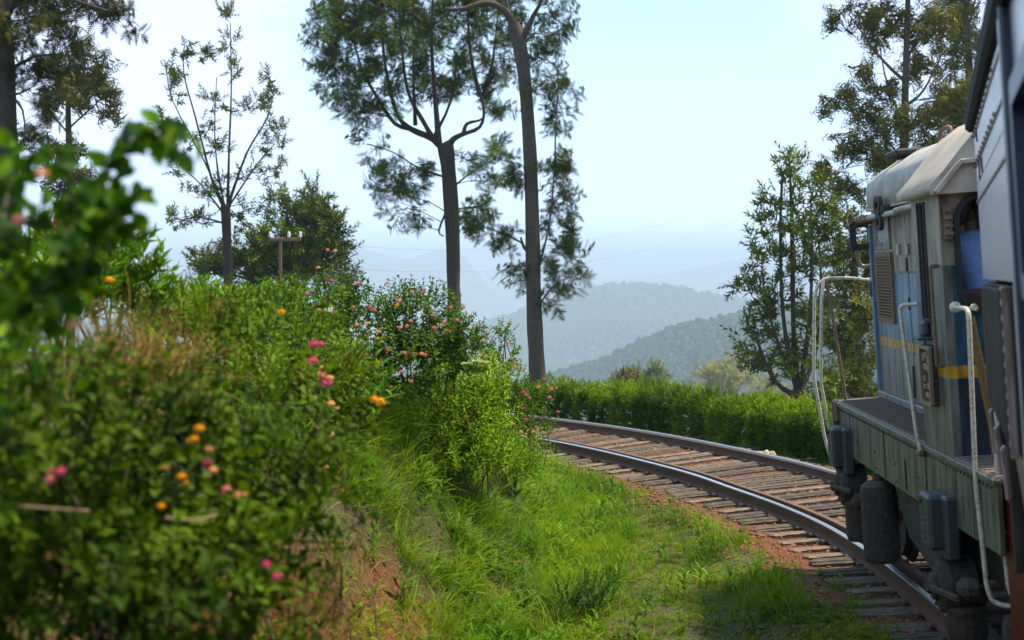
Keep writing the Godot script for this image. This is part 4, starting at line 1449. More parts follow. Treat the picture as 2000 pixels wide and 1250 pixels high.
func sprig(m: Material, pairs: int, length: float, l: float, w: float, bend: float, spread: float, tones: Array, fine := false, droop := 0.0) -> ArrayMesh:
	var st := begin()
	var top := Vector3(rf(-0.1, 0.1) * length, length, rf(-0.1, 0.1) * length)
	stalk(st, Vector3.ZERO, top, length * 0.018 + 0.001, tones[0].lerp(Color(0.09, 0.06, 0.03), 0.4))
	for k in pairs:
		var t := (k + 0.6) / pairs
		for s in 2:
			var a: float = k * 1.57 + PI * s + rf(-0.5, 0.5)
			var o := Vector3(cos(a), 0, sin(a))
			var sp: float = spread * lerpf(1.0, 0.55, t) * rf(0.75, 1.25)
			var dir := (o * sin(sp) + Vector3.UP * cos(sp) + Vector3.DOWN * droop).normalized()
			var k_l: float = lerpf(1.05, 0.6, t) * rf(0.8, 1.15)
			leaf(st, top * t, dir, Vector3.UP + o * 0.2, l * k_l, w * k_l, bend * rf(0.5, 1.5), tones[rng.randi() % tones.size()] * rf(0.8, 1.2), fine)
	return finish(st, m)

func feather_sprig(m: Material, leaves: int, length: float, l: float, tones: Array) -> ArrayMesh:   # silver oak: fern-like divided leaves along a twig
	var st := begin()
	var top := Vector3(rf(-0.2, 0.2) * length, length, rf(-0.2, 0.2) * length)
	stalk(st, Vector3.ZERO, top, 0.006, Color(0.06, 0.045, 0.03))
	for k in leaves:
		var t: float = 0.15 + 0.85 * k / leaves
		var a := k * 2.4 + rf(-0.4, 0.4)
		var o := Vector3(cos(a), 0, sin(a))
		var dir := (o * 0.9 + Vector3.UP * rf(0.1, 0.8)).normalized()
		var side := dir.cross(Vector3.UP).normalized()
		var up := side.cross(dir)
		var c: Color = tones[rng.randi() % tones.size()] * rf(0.8, 1.2)
		var ll := l * rf(0.7, 1.2)
		var p := top * t
		for j in 6:
			var q: float = 0.15 + 0.15 * j
			var mid := p + dir * ll * q - Vector3.UP * ll * 0.35 * q * q
			var wide := ll * 0.34 * sin(PI * minf(0.92, q + 0.12)) + ll * 0.05
			st.set_color(c * rf(0.9, 1.1))
			for s in [-1.0, 1.0]:
				var tip: Vector3 = mid + side * s * wide + dir * ll * 0.16 - up * wide * 0.25
				tri(st, mid - dir * ll * 0.045, mid + dir * ll * 0.05, tip)
		st.set_color(c)
		var end := p + dir * ll - Vector3.UP * ll * 0.35
		tri(st, p + side * 0.004, p - side * 0.004, end)
	return finish(st, m)

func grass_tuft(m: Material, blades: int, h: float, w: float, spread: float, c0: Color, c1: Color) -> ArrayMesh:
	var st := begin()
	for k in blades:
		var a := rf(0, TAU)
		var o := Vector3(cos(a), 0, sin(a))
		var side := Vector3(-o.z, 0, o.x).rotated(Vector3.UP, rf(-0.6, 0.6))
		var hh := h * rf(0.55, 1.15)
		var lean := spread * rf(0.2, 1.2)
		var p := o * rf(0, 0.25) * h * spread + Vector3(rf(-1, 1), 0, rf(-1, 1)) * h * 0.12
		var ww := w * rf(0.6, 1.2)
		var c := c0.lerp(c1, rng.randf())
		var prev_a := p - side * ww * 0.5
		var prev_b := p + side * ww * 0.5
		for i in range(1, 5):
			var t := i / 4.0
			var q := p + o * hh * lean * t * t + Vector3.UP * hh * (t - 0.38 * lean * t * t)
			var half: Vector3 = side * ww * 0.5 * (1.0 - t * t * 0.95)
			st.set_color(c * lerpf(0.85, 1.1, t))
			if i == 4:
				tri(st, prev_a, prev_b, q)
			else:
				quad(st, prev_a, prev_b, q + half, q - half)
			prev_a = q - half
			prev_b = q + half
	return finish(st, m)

func flower_mesh(m: Material, rim: Color, heart: Color) -> ArrayMesh:   # a domed head of small four-lobed florets, radius about 1
	var st := begin()
	var n := 26
	for k in n:
		var t := (k + 0.5) / n
		if rng.randf() < 0.12:
			continue
		var pol: float = acos(1.0 - t * 1.05)
		var az := k * 2.399
		var o := Vector3(sin(pol) * cos(az), cos(pol) * 0.55, sin(pol) * sin(az)) * rf(0.85, 1.12)
		var b := facing(o, rf(0, TAU))
		var c := heart.lerp(rim, clampf(t * 1.7 - 0.35 + rf(-0.15, 0.15), 0.0, 1.0))
		for j in 4:
			var a := TAU * j / 4.0
			var u: Vector3 = b * Vector3(cos(a), 0.12, sin(a))
			var v: Vector3 = b * Vector3(cos(a + 1.1), 0.12, sin(a + 1.1))
			st.set_color(c * rf(0.9, 1.1))
			quad(st, o * 0.86, o * 0.9 + u * 0.26, o * 0.93 + (u + v) * 0.19, o * 0.9 + v * 0.26)
		st.set_color(heart * 0.7)
		stalk(st, o * 0.25, o * 0.86, 0.05, c * 0.7)
	st.set_color(Color(0.05, 0.09, 0.02))
	stalk(st, Vector3(0, -1.6, 0), Vector3(0, 0.3, 0), 0.08, Color(0.05, 0.09, 0.02))
	return finish(st, m)

# ---------------------------------------------------------------- layout: the plants were paced out from the camera, (bearing, height) read off the photograph at a distance d
func plan(px: float, py: float, d: float) -> Vector3:
	return Vector3((px - 1000.0) / 2800.0 * d, EYE.y - (py - 535.0) / 2800.0 * d, -d)

func shell_point(c: Vector3, r: Vector3, inner: float) -> Array:   # a place in the outer part of an ellipsoid and its outward direction
	var v := Vector3(rf(-1, 1), rf(-1, 1), rf(-1, 1))
	while v.length() > 1.0 or v.length() < 0.05:
		v = Vector3(rf(-1, 1), rf(-1, 1), rf(-1, 1))
	v = v.normalized()
	var k: float = pow(rf(pow(inner, 3.0), 1.0), 1.0 / 3.0)
	k *= 1.0 + 0.16 * noise.get_noise_3dv(v * 160.0 + c * 40.0)
	var o := (v / r).normalized()
	return [c + v * r * k, o, k]

func bush(called: String, label: String, category: String, blobs: Array, meshes: Array, per: float, size: Vector2, lo: Color, hi: Color, group := "", upright := 0.5, inner := 0.55, gaps := 0.22, dead := 0.025) -> Node3D:
	# blobs: [centre, radii]; per: sprigs for each square metre of surface
	var base := Vector3.ZERO
	for b in blobs:
		base += b[0]
	base /= blobs.size()
	base.y = ground(base.x, base.z)
	if group == "":
		group = {"lantana_bush": "lantana bushes on the bank", "weed_clump": "weed clumps on the bank and verge", "dry_grass_clump": "withered grass patches on the bank"}.get(called, "")
	var t := thing(called, label, category, base, group)
	var where := []
	var tint := []
	for k in meshes.size():
		where.append([])
		tint.append([])
	for b in blobs:
		var r: Vector3 = b[1]
		var n: int = int(per * 4.2 * (r.x * r.y + r.y * r.z + r.x * r.z))
		for i in n:
			var q := shell_point(b[0], r, inner)
			var p: Vector3 = q[0]
			if p.y < ground(p.x, p.z) - 0.05 or noise2.get_noise_3dv(p * (420.0 / (2.0 + r.x * 3.0))) < -gaps:
				continue
			var dir: Vector3 = (q[1] * (1.0 - upright) + Vector3.UP * upright + Vector3(rf(-1, 1), rf(-0.6, 0.8), rf(-1, 1)) * 0.45).normalized()
			var s := rf(size.x, size.y)
			var k: int = rng.randi() % meshes.size()
			where[k].append(Transform3D(facing(dir, rf(0, TAU)).scaled(Vector3(s, s, s)), p - base))
			var f: float = clampf(0.5 + 1.3 * noise.get_noise_3dv(p * 130.0), 0.0, 1.0)
			var tone: Color = lo.lerp(hi, clampf(f * 0.7 + 0.3 * rng.randf(), 0.0, 1.0)) * rf(0.75, 1.25)
			if rng.randf() < dead:
				tone = Color(0.20, 0.13, 0.03).lerp(Color(0.09, 0.045, 0.018), rng.randf())
			tint[k].append(tone)
	for k in meshes.size():
		scatter("foliage", t, meshes[k], where[k], tint[k])
	var st := begin()
	for b in blobs:
		var c: Vector3 = b[0]
		for k in 3:
			var foot := Vector3(c.x * 0.6 + base.x * 0.4 + rf(-0.12, 0.12), 0, c.z * 0.6 + base.z * 0.4 + rf(-0.12, 0.12))
			foot.y = ground(foot.x, foot.z) - 0.05
			if foot.z > c.z + 0.05:
				foot.z = c.z - rf(0.0, 0.2)
				foot.x = c.x - rf(-0.05, 0.2)
				foot.y = ground(foot.x, foot.z) - 0.05
			foot.y = maxf(foot.y, c.y - b[1].y - 0.2)
			var tip: Vector3 = c + Vector3(rf(-0.5, 0.5), rf(0.0, 0.8), rf(-0.5, 0.5)) * b[1]
			st.set_color(Color(0.10, 0.075, 0.045))
			tube(st, [foot - base, (foot.lerp(tip, 0.55) + Vector3(rf(-0.08, 0.08), 0.05, rf(-0.08, 0.08))) - base, tip - base], [0.008, 0.006, 0.003], 5, false)
	var wood := part("stems", st, mats.twig, t)
	wood.set_meta("kind", "stuff")
	return t

func seen_on(px: float, py: float, blobs: Array, fallback: float) -> Vector3:   # where the line of sight first meets the bush
	var d := 1.5
	while d < 32.0:
		var p := plan(px, py, d)
		for b in blobs:
			if ((p - b[0]) / (b[1] * 1.06)).length() < 1.0:
				return p
		d += 0.03
	return plan(px, py, fallback)

func add_flowers(t: Node3D, blobs: Array, spots: Array, r: float, fallback: float) -> void:   # spots: [x, y, kind]
	for s in spots:
		var p := seen_on(s[0], s[1], blobs, fallback)
		p += (EYE - p).normalized() * r * 2.2
		var k := r * rf(0.85, 1.2)
		var tilt := (Vector3.UP + (EYE - p).normalized() * rf(0.2, 1.0) + Vector3(rf(-0.4, 0.4), 0, rf(-0.4, 0.4))).normalized()
		put("flower_head", flowers[s[2]], t, Transform3D(facing(tilt, rf(0, TAU)).scaled(Vector3(k, k, k)), p - t.position))
		if rng.randf() < 0.3:   # a smaller neighbour on the same stalk
			var k2 := k * rf(0.45, 0.75)
			put("flower_head", flowers[s[2] if rng.randf() < 0.7 else 3], t, Transform3D(facing(tilt + Vector3(rf(-0.6, 0.6), 0, rf(-0.6, 0.6)), rf(0, TAU)).scaled(Vector3(k2, k2, k2)), p - t.position + Vector3(rf(-2.2, 2.2), rf(-1.6, 0.6), rf(-0.6, 0.6)) * k))

var flowers := []
var lantana := []
var lantana_big := []
var tea := []
var weed := []
var broad := []

func make_kinds() -> void:
	var lm := leafy("lantana_leaf", 0.55, 0.8)
	var tm := leafy("tea_leaf", 0.5, 0.75)
	var wm := leafy("weed_leaf", 0.5, 0.8)
	plain("twig", Color.WHITE, 0.85).vertex_color_use_as_albedo = true
	var w := [Color(1, 1, 1), Color(0.85, 0.95, 0.8), Color(1.1, 1.05, 0.9)]
	for k in 3:
		lantana.append(sprig(lm, 4, 0.15, 0.062, 0.036, 0.35, 1.15, w))
		lantana_big.append(sprig(lm, 4, 0.17, 0.07, 0.044, 0.4, 1.2, w, true))
		tea.append(sprig(tm, 4, 0.12, 0.085, 0.032, 0.15, 0.75, w))
		weed.append(sprig(wm, 7, 0.22, 0.075, 0.014, 0.4, 1.0, w))
		broad.append(sprig(tm, 4, 0.22, 0.19, 0.042, 0.45, 0.8, w, true))
	var fm := leafy("petal", 0.6, 0.5)
	flowers = [flower_mesh(fm, Color(0.80, 0.13, 0.34), Color(0.85, 0.33, 0.26)), flower_mesh(fm, Color(0.85, 0.32, 0.02), Color(0.9, 0.45, 0.02)), flower_mesh(fm, Color(0.75, 0.03, 0.32), Color(0.8, 0.12, 0.25)), flower_mesh(fm, Color(0.85, 0.27, 0.22), Color(0.88, 0.5, 0.2))]

func blob(px: float, py: float, d: float, rx: float, ry: float, rz: float) -> Array:
	return [plan(px, py, d), Vector3(rx, ry, rz)]

func make_bushes() -> void:
	var dark := Color(0.032, 0.088, 0.006)
	var mid := Color(0.115, 0.215, 0.008)
	var bright := Color(0.11, 0.21, 0.018)
	# the big flowering bush on the bend
	var b := [blob(690, 645, 13.3, 0.62, 0.46, 0.6), blob(820, 640, 13.4, 0.42, 0.36, 0.45), blob(600, 615, 13.8, 0.55, 0.30, 0.5), blob(555, 690, 12.6, 0.5, 0.32, 0.5), blob(750, 720, 13.0, 0.55, 0.34, 0.45), blob(885, 675, 13.6, 0.26, 0.30, 0.35), blob(640, 750, 12.6, 0.5, 0.3, 0.4), blob(655, 560, 13.6, 0.10, 0.14, 0.1)]
	var t := bush("lantana_bush", "large dark green lantana bush dotted with pink flowers on the bank at the bend", "bush", b, lantana, 125.0, Vector2(0.8, 1.25), dark, mid, "", 0.45)
	var spots := []
	for q in [[640, 488, 0], [655, 490, 3], [637, 545, 2], [648, 548, 2], [622, 523, 3], [700, 553, 0], [757, 553, 0], [780, 587, 3], [775, 596, 1], [825, 569, 0], [850, 617, 0], [868, 628, 0], [862, 635, 3], [848, 640, 0], [802, 627, 0], [795, 637, 0], [782, 640, 0], [872, 645, 3], [853, 651, 0], [738, 648, 3], [697, 634, 3], [716, 632, 3], [690, 600, 0], [610, 602, 2], [622, 606, 0], [650, 611, 0], [640, 660, 2], [661, 652, 0], [680, 662, 3], [738, 662, 1], [715, 693, 0], [758, 683, 0], [737, 707, 1], [790, 690, 0], [812, 691, 0], [823, 691, 3], [830, 693, 0], [783, 726, 0], [755, 753, 0], [762, 757, 3], [803, 745, 0], [766, 775, 2], [740, 735, 3], [575, 563, 2], [600, 575, 0], [590, 640, 0], [568, 618, 3], [880, 600, 0], [905, 600, 0], [722, 601, 2], [731, 605, 0], [804, 570, 0], [893, 625, 0]]:
		spots.append(q)
	add_flowers(t, b, spots, 0.021, 13.2)
	# the thin one that leans out towards the rails
	b = [blob(975, 690, 17.0, 0.19, 0.29, 0.25), blob(1000, 765, 17.0, 0.26, 0.32, 0.3), blob(1040, 815, 17.4, 0.24, 0.30, 0.3), blob(1062, 852, 17.8, 0.13, 0.17, 0.2), blob(990, 850, 16.6, 0.30, 0.28, 0.3), blob(988, 650, 17.0, 0.08, 0.12, 0.1), blob(930, 690, 16.8, 0.18, 0.26, 0.25), blob(950, 780, 16.4, 0.25, 0.3, 0.3)]
	t = bush("lantana_bush", "straggly lantana bush with pink flowers leaning towards the rails at the bend", "bush", b, lantana, 85.0, Vector2(0.75, 1.15), dark, mid, "", 0.5)
	add_flowers(t, b, [[995, 630, 0], [968, 640, 0], [945, 656, 0], [992, 668, 3], [958, 697, 0], [1000, 700, 0], [1005, 715, 3], [1020, 720, 0], [1062, 742, 2], [1077, 760, 0], [1022, 766, 2], [1028, 772, 0], [1073, 777, 0], [1052, 757, 3], [1024, 798, 2], [1027, 820, 2], [1000, 828, 1], [1042, 845, 3], [1047, 855, 3], [1035, 884, 2], [1018, 845, 3], [1090, 805, 2], [975, 745, 3], [987, 735, 3], [905, 725, 0], [943, 690, 2]], 0.025, 17.0)
	# pale green weeds in front of it
	b = [blob(880, 775, 14.3, 0.38, 0.26, 0.3), blob(930, 815, 14.3, 0.32, 0.24, 0.3), blob(835, 800, 14.0, 0.28, 0.24, 0.25), blob(900, 860, 14.0, 0.32, 0.2, 0.25), blob(950, 755, 14.6, 0.2, 0.22, 0.2), blob(860, 730, 14.4, 0.12, 0.12, 0.1), blob(880, 905, 13.8, 0.4, 0.18, 0.3), blob(960, 890, 14.2, 0.3, 0.22, 0.3), blob(1000, 900, 15.5, 0.3, 0.22, 0.3), blob(800, 860, 13.6, 0.2, 0.2, 0.2)]
	t = bush("weed_clump", "light yellow green feathery weeds with pale umbels in front of the flowering bush", "weeds", b, weed, 150.0, Vector2(0.8, 1.4), Color(0.14, 0.27, 0.006), Color(0.30, 0.45, 0.012), "", 0.65, 0.3)
	var pale := leafy("umbel", 0.7, 0.5)
	for q in [[928, 706], [945, 709], [912, 712], [855, 737], [938, 716], [885, 728]]:
		var st := begin()
		var p := seen_on(q[0], q[1], b, 12.8) - t.position
		for k in 26:
			var e := p + Vector3(rf(-0.05, 0.05), rf(0, 0.02), rf(-0.05, 0.05))
			stalk(st, p - Vector3(0, 0.08, 0), e, 0.0015, Color(0.12, 0.2, 0.03))
			st.set_color(Color(0.50, 0.55, 0.22))
			box(st, e, Vector3(0.013, 0.008, 0.013), 0.003)
		part("umbel", st, pale, t)
	# long-leaved plant
	b = [blob(690, 745, 12.5, 0.26, 0.19, 0.22), blob(640, 735, 12.3, 0.20, 0.16, 0.2), blob(720, 790, 12.2, 0.14, 0.14, 0.15), blob(600, 790, 11.6, 0.2, 0.2, 0.2)]
	bush("broadleaf_plant", "bright green plant with long pointed arching leaves below the flowering bush", "plant", b, broad, 55.0, Vector2(0.75, 1.1), Color(0.07, 0.16, 0.02), Color(0.12, 0.24, 0.025), "", 0.6, 0.2)
	# tea on the terrace
	b = [blob(215, 535, 7.2, 0.24, 0.17, 0.3), blob(150, 520, 7.0, 0.22, 0.2, 0.3), blob(270, 565, 7.3, 0.18, 0.15, 0.25), blob(110, 580, 6.6, 0.25, 0.2, 0.3)]
	bush("tea_bush", "glossy green tea bush highest on the bank at left against the sky", "tea bush", b, tea, 150.0, Vector2(0.8, 1.2), Color(0.06, 0.15, 0.006), Color(0.16, 0.29, 0.010), "tea bushes on the bank", 0.75)
	b = [blob(390, 632, 9.3, 0.36, 0.15, 0.4), blob(330, 632, 9.0, 0.25, 0.16, 0.3), blob(450, 640, 9.8, 0.32, 0.16, 0.4), blob(400, 600, 9.8, 0.1, 0.08, 0.1)]
	bush("tea_bush", "bright green leafy tea bush below the sparse tree trunk", "tea bush", b, tea, 120.0, Vector2(0.9, 1.4), Color(0.08, 0.17, 0.007), Color(0.20, 0.32, 0.012), "tea bushes on the bank", 0.75)
	b = [blob(500, 618, 11.8, 0.36, 0.15, 0.4), blob(550, 612, 12.6, 0.3, 0.14, 0.4), blob(470, 600, 14.0, 0.5, 0.10, 0.5)]
	bush("tea_bush", "low yellow green tea bush in front of the telegraph pole", "tea bush", b, tea, 120.0, Vector2(0.9, 1.3), Color(0.08, 0.17, 0.007), Color(0.20, 0.32, 0.012), "tea bushes on the bank", 0.75)
	# mid-left tangle
	b = [blob(440, 715, 6.6, 0.42, 0.22, 0.4), blob(560, 720, 7.2, 0.30, 0.24, 0.35), blob(380, 665, 6.8, 0.30, 0.18, 0.3), blob(600, 790, 6.6, 0.24, 0.2, 0.3), blob(480, 800, 6.0, 0.36, 0.22, 0.3), blob(680, 820, 7.0, 0.14, 0.12, 0.15), blob(300, 665, 6.2, 0.24, 0.14, 0.25)]
	t = bush("lantana_bush", "tangled lantana bush with pink and orange flowers on the left bank, middle distance", "bush", b, lantana + [weed[1], tea[0]], 115.0, Vector2(0.6, 1.2), Color(0.045, 0.10, 0.006), Color(0.20, 0.29, 0.012), "", 0.5, 0.4, 0.2, 0.05)
	add_flowers(t, b, [[612, 672, 2], [626, 672, 2], [610, 706, 2], [630, 735, 0], [642, 740, 3], [633, 748, 2], [645, 790, 3], [730, 780, 1], [742, 786, 1], [550, 610, 1], [215, 547, 1], [656, 918, 3], [668, 962, 1]], 0.022, 6.3)
	# dry flower heads
	var seedm := leafy("seed_head", 0.9, 0.3)
	for q in [[628, 842], [655, 852], [545, 852], [515, 845], [640, 868]]:
		var st := begin()
		var p := seen_on(q[0], q[1], b, 6.2) + Vector3(0, 0.01, 0.05) - t.position
		for k in 20:
			stalk(st, p, p + Vector3(rf(-0.03, 0.03), rf(-0.01, 0.03), rf(-0.03, 0.03)), 0.003, Color(0.30, 0.22, 0.14))
		part("seed_head", st, seedm, t)
	# the near one at lower left
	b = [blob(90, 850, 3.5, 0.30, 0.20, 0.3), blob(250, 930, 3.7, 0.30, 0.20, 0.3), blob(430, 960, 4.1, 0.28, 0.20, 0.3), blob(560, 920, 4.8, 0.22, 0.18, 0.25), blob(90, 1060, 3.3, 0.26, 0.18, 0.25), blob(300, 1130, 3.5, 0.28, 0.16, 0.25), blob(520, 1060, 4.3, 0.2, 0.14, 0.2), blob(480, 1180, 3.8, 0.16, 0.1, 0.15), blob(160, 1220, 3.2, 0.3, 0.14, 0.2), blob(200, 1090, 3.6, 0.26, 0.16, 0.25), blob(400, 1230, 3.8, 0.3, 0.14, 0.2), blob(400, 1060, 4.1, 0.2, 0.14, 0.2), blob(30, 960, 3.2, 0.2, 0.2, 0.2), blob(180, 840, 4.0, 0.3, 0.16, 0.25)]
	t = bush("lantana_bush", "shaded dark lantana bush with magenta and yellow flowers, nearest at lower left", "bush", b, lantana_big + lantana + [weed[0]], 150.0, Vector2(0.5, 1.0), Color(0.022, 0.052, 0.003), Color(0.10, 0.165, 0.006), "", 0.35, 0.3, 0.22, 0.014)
	add_flowers(t, b, [[387, 838, 1], [378, 858, 1], [406, 878, 3], [401, 904, 2], [414, 920, 3], [321, 916, 3], [352, 933, 1], [440, 957, 0], [462, 968, 3], [515, 1106, 2], [536, 1130, 2], [132, 1112, 2], [115, 922, 2], [94, 938, 0], [312, 991, 1]], 0.0125, 3.7)
	# withered patch
	var sm_ := leafy("straw", 0.8, 0.4)
	var straws := [grass_tuft(sm_, 9, 0.26, 0.005, 0.7, Color.WHITE, Color(0.8, 0.75, 0.6)), grass_tuft(sm_, 8, 0.30, 0.004, 1.0, Color.WHITE, Color(0.8, 0.75, 0.6))]
	b = [blob(170, 700, 4.9, 0.26, 0.13, 0.2), blob(100, 760, 4.7, 0.2, 0.13, 0.2), blob(270, 730, 5.3, 0.24, 0.13, 0.2), blob(230, 800, 4.9, 0.2, 0.12, 0.15)]
	bush("dry_grass_clump", "withered tan and brown grass patch on the left bank among the green bushes", "dry grass", b, straws, 150.0, Vector2(0.6, 1.0), Color(0.17, 0.10, 0.025), Color(0.36, 0.24, 0.07), "", 0.7, 0.1)
	b = [blob(620, 1140, 5.4, 0.2, 0.12, 0.15), blob(480, 1200, 4.6, 0.25, 0.1, 0.15), blob(600, 1230, 5.0, 0.2, 0.1, 0.15)]
	bush("dry_grass_clump", "brown dead grass and twigs under the near bush beside the red earth", "dry grass", b, straws, 120.0, Vector2(0.5, 0.9), Color(0.10, 0.055, 0.02), Color(0.26, 0.16, 0.06), "", 0.5, 0.1)
	# low dark weed by the verge
	b = [blob(1140, 1170, 13.0, 0.30, 0.13, 0.25), blob(1100, 1180, 12.8, 0.16, 0.1, 0.15)]
	bush("weed_clump", "low dark green feathery weed alone in the mown verge grass", "weeds", b, weed, 170.0, Vector2(0.6, 0.9), Color(0.02, 0.06, 0.012), Color(0.04, 0.10, 0.02), "", 0.6, 0.2)
	b = [blob(520, 640, 9.4, 0.5, 0.2, 0.4), blob(620, 700, 9.6, 0.36, 0.2, 0.35), blob(470, 640, 8.4, 0.4, 0.16, 0.35)]
	bush("weed_clump", "mixed green weeds on the bank crest behind the tangled lantana", "weeds", b, lantana, 90.0, Vector2(0.8, 1.3), Color(0.05, 0.12, 0.014), Color(0.12, 0.21, 0.022), "", 0.65, 0.3)
	make_near_shrub()

func make_near_shrub() -> void:
	# the tall shrub at the left edge, a few steps from the lens: every leaf is its own part
	var base := plan(40, 1000, 2.7)
	base.y = ground(base.x, base.z)
	var t := thing("leafy_shrub", "tall blurred shrub with broad heart shaped leaves arching in at the left edge", "shrub", base)
	var lm: Material = mats.lantana_leaf
	var kinds := []
	for k in 5:
		var st := begin()
		var c := [Color(0.07, 0.17, 0.008), Color(0.10, 0.22, 0.010), Color(0.05, 0.13, 0.008), Color(0.13, 0.25, 0.012), Color(0.03, 0.08, 0.015)][k] as Color
		leaf(st, Vector3.ZERO, Vector3.UP, Vector3(0, 0, 1), 0.075, 0.052, 0.3, c, true)
		stalk(st, Vector3(0, -0.018, 0), Vector3.ZERO, 0.0012, c)
		kinds.append(finish(st, lm))
	var stems := [[[20, 1000], [60, 760], [110, 520], [190, 370], [250, 290], [300, 265], [345, 290]], [[0, 900], [20, 650], [60, 480], [120, 400], [200, 385], [240, 400]], [[-40, 900], [-20, 600], [10, 420], [30, 330], [80, 300]], [[30, 1000], [100, 740], [150, 560], [190, 480], [230, 430]], [[-30, 950], [0, 760], [40, 620], [90, 560], [130, 540]], [[-60, 900], [-30, 700], [0, 560], [40, 520]]]
	for s in stems:
		var pts := []
		for q in s:
			pts.append(plan(q[0], q[1], 2.7 + 0.1 * sin(q[0] * 0.05) + 1.5 * sstep(560.0, 1000.0, q[1])) - base)
		pts[0].y = minf(pts[0].y, ground(pts[0].x + base.x, pts[0].z + base.z) - base.y)
		pts = smooth_path(pts, 6)
		var st := begin()
		st.set_color(Color(0.10, 0.11, 0.03))
		tube(st, pts, [0.006, 0.005, 0.004, 0.003], 6)
		var stem := part("stem", st, mats.twig, t)
		for i in range(4, pts.size()):
			for k in 3:
				var dir := Vector3(rf(-1, 1), rf(-1.0, 0.25), rf(-0.7, 0.9)).normalized()
				var sc := rf(0.45, 0.8)
				var at: Vector3 = pts[i] + Vector3(rf(-0.04, 0.04), rf(-0.035, 0.035), rf(-0.04, 0.04))
				put("leaf", kinds[rng.randi() % 5], stem, Transform3D(facing(dir, rf(0, TAU)).scaled(Vector3(sc, sc, sc)), at))
	for q in [[40, 430, 0], [145, 635, 3], [85, 340, 3]]:
		var p := plan(q[0], q[1], 2.6) - base
		put("flower_head", flowers[q[2]], t, Transform3D(facing(Vector3(0.2, 1, 0.6), 1.0).scaled(Vector3(0.013, 0.013, 0.013)), p))

func make_hedge() -> void:
	var t := thing("tea_hedge", "clipped bright green tea hedge running along the far side of the track", "hedge", Vector3(rail_point(22).x + 3.4, 0, -23.5))
	var base := t.position
	var where := [[], [], []]
	var tint := [[], [], []]
	for i in 30000:
		var d := rf(9.0, 33.0) if i % 6 == 0 else rf(18.0, 33.0)
		var lump: float = 1.0 + 0.3 * noise.get_noise_2d(d * 130.0, 7.0) + 0.16 * noise2.get_noise_2d(d * 400.0, 40.0)
		var a := rf(-0.25, 0.5) if i % 5 < 2 else rf(-0.25, PI * 0.85)
		var o := Vector2(-cos(a), sin(a))
		var side: float = GAUGE + 1.95 + o.x * 0.72 * lump * rf(0.88, 1.0)
		var r := rail_right(d)
		var p := rail_point(d) + r * side
		var g := ground(p.x, p.z)
		var k := rf(0.72, 1.0)
		p.y = g + 0.02 + pow(maxf(0.0, o.y), 0.6) * 0.74 * lump * k + rf(0.0, 0.3) * (1.0 if o.y < 0.4 else 0.1)
		var out := (r * o.x + Vector3.UP * (o.y + 0.15) + Vector3(rf(-1, 1), rf(-0.4, 0.8), rf(-1, 1)) * 0.4).normalized()
		var s := rf(0.65, 1.05)
		var n: int = i % 3
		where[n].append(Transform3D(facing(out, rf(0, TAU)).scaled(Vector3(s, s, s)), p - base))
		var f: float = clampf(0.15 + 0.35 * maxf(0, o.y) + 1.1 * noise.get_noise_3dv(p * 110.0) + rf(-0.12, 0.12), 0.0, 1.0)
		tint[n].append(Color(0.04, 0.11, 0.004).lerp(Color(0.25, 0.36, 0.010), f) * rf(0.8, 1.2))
	for n in 3:
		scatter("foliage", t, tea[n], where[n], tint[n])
	var st := begin()
	for k in 90:
		var d := 17.0 + 0.18 * k
		var p := rail_point(d) + rail_right(d) * (GAUGE + 1.9 + rf(-0.3, 0.3))
		p.y = ground(p.x, p.z) - 0.05
		st.set_color(Color(0.08, 0.06, 0.04))
		for j in 3:
			tube(st, [p - base, p - base + Vector3(rf(-0.15, 0.15), 0.3, rf(-0.15, 0.15)), p - base + Vector3(rf(-0.4, 0.4), 0.58, rf(-0.4, 0.4))], [0.02, 0.014, 0.006], 4, false)
	part("stems", st, mats.twig, t).set_meta("kind", "stuff")

# ---------------------------------------------------------------- grass
func strew(called: String, label: String, meshes: Array, n: int, x0: float, x1: float, d0: float, d1: float, size: Vector2, lo: Color, hi: Color, keep: Callable, lean := 0.25) -> void:
	var where := []
	var tint := []
	for k in meshes.size():
		where.append([])
		tint.append([])
	for i in n:
		var d := d0 + (d1 - d0) * pow(rng.randf(), 1.2)
		var x := rf(x0, x1) if x1 > 0.5 else foot_x(d) + rf(x0, -x1)
		var s := foot_x(d) - x
		var right := x - rail_x(d)
		if rng.randf() > keep.call(s, right, x, d):
			continue
		var p := Vector3(x, ground(x, -d) - 0.015, -d)
		var e := 0.06
		var nrm := Vector3(ground(x - e, -d) - ground(x + e, -d), 2.0 * e, ground(x, -d - e) - ground(x, -d + e)).normalized()
		var dir := (Vector3.UP + nrm * 0.6 + Vector3(rf(-1, 1), 0, rf(-1, 1)) * lean).normalized()
		var k: int = rng.randi() % meshes.size()
		var sc := rf(size.x, size.y)
		where[k].append(Transform3D(facing(dir, rf(0, TAU)).scaled(Vector3(sc, sc * rf(0.8, 1.2), sc)), p))
		var f: float = clampf(0.5 + 1.1 * noise.get_noise_2d(x * 70.0, d * 70.0) + rf(-0.2, 0.2), 0.0, 1.0)
		tint[k].append(lo.lerp(hi, f))
	var o := thing(called, label, "grass")
	o.set_meta("kind", "stuff")
	for k in meshes.size():
		scatter("blades", o, meshes[k], where[k], tint[k])

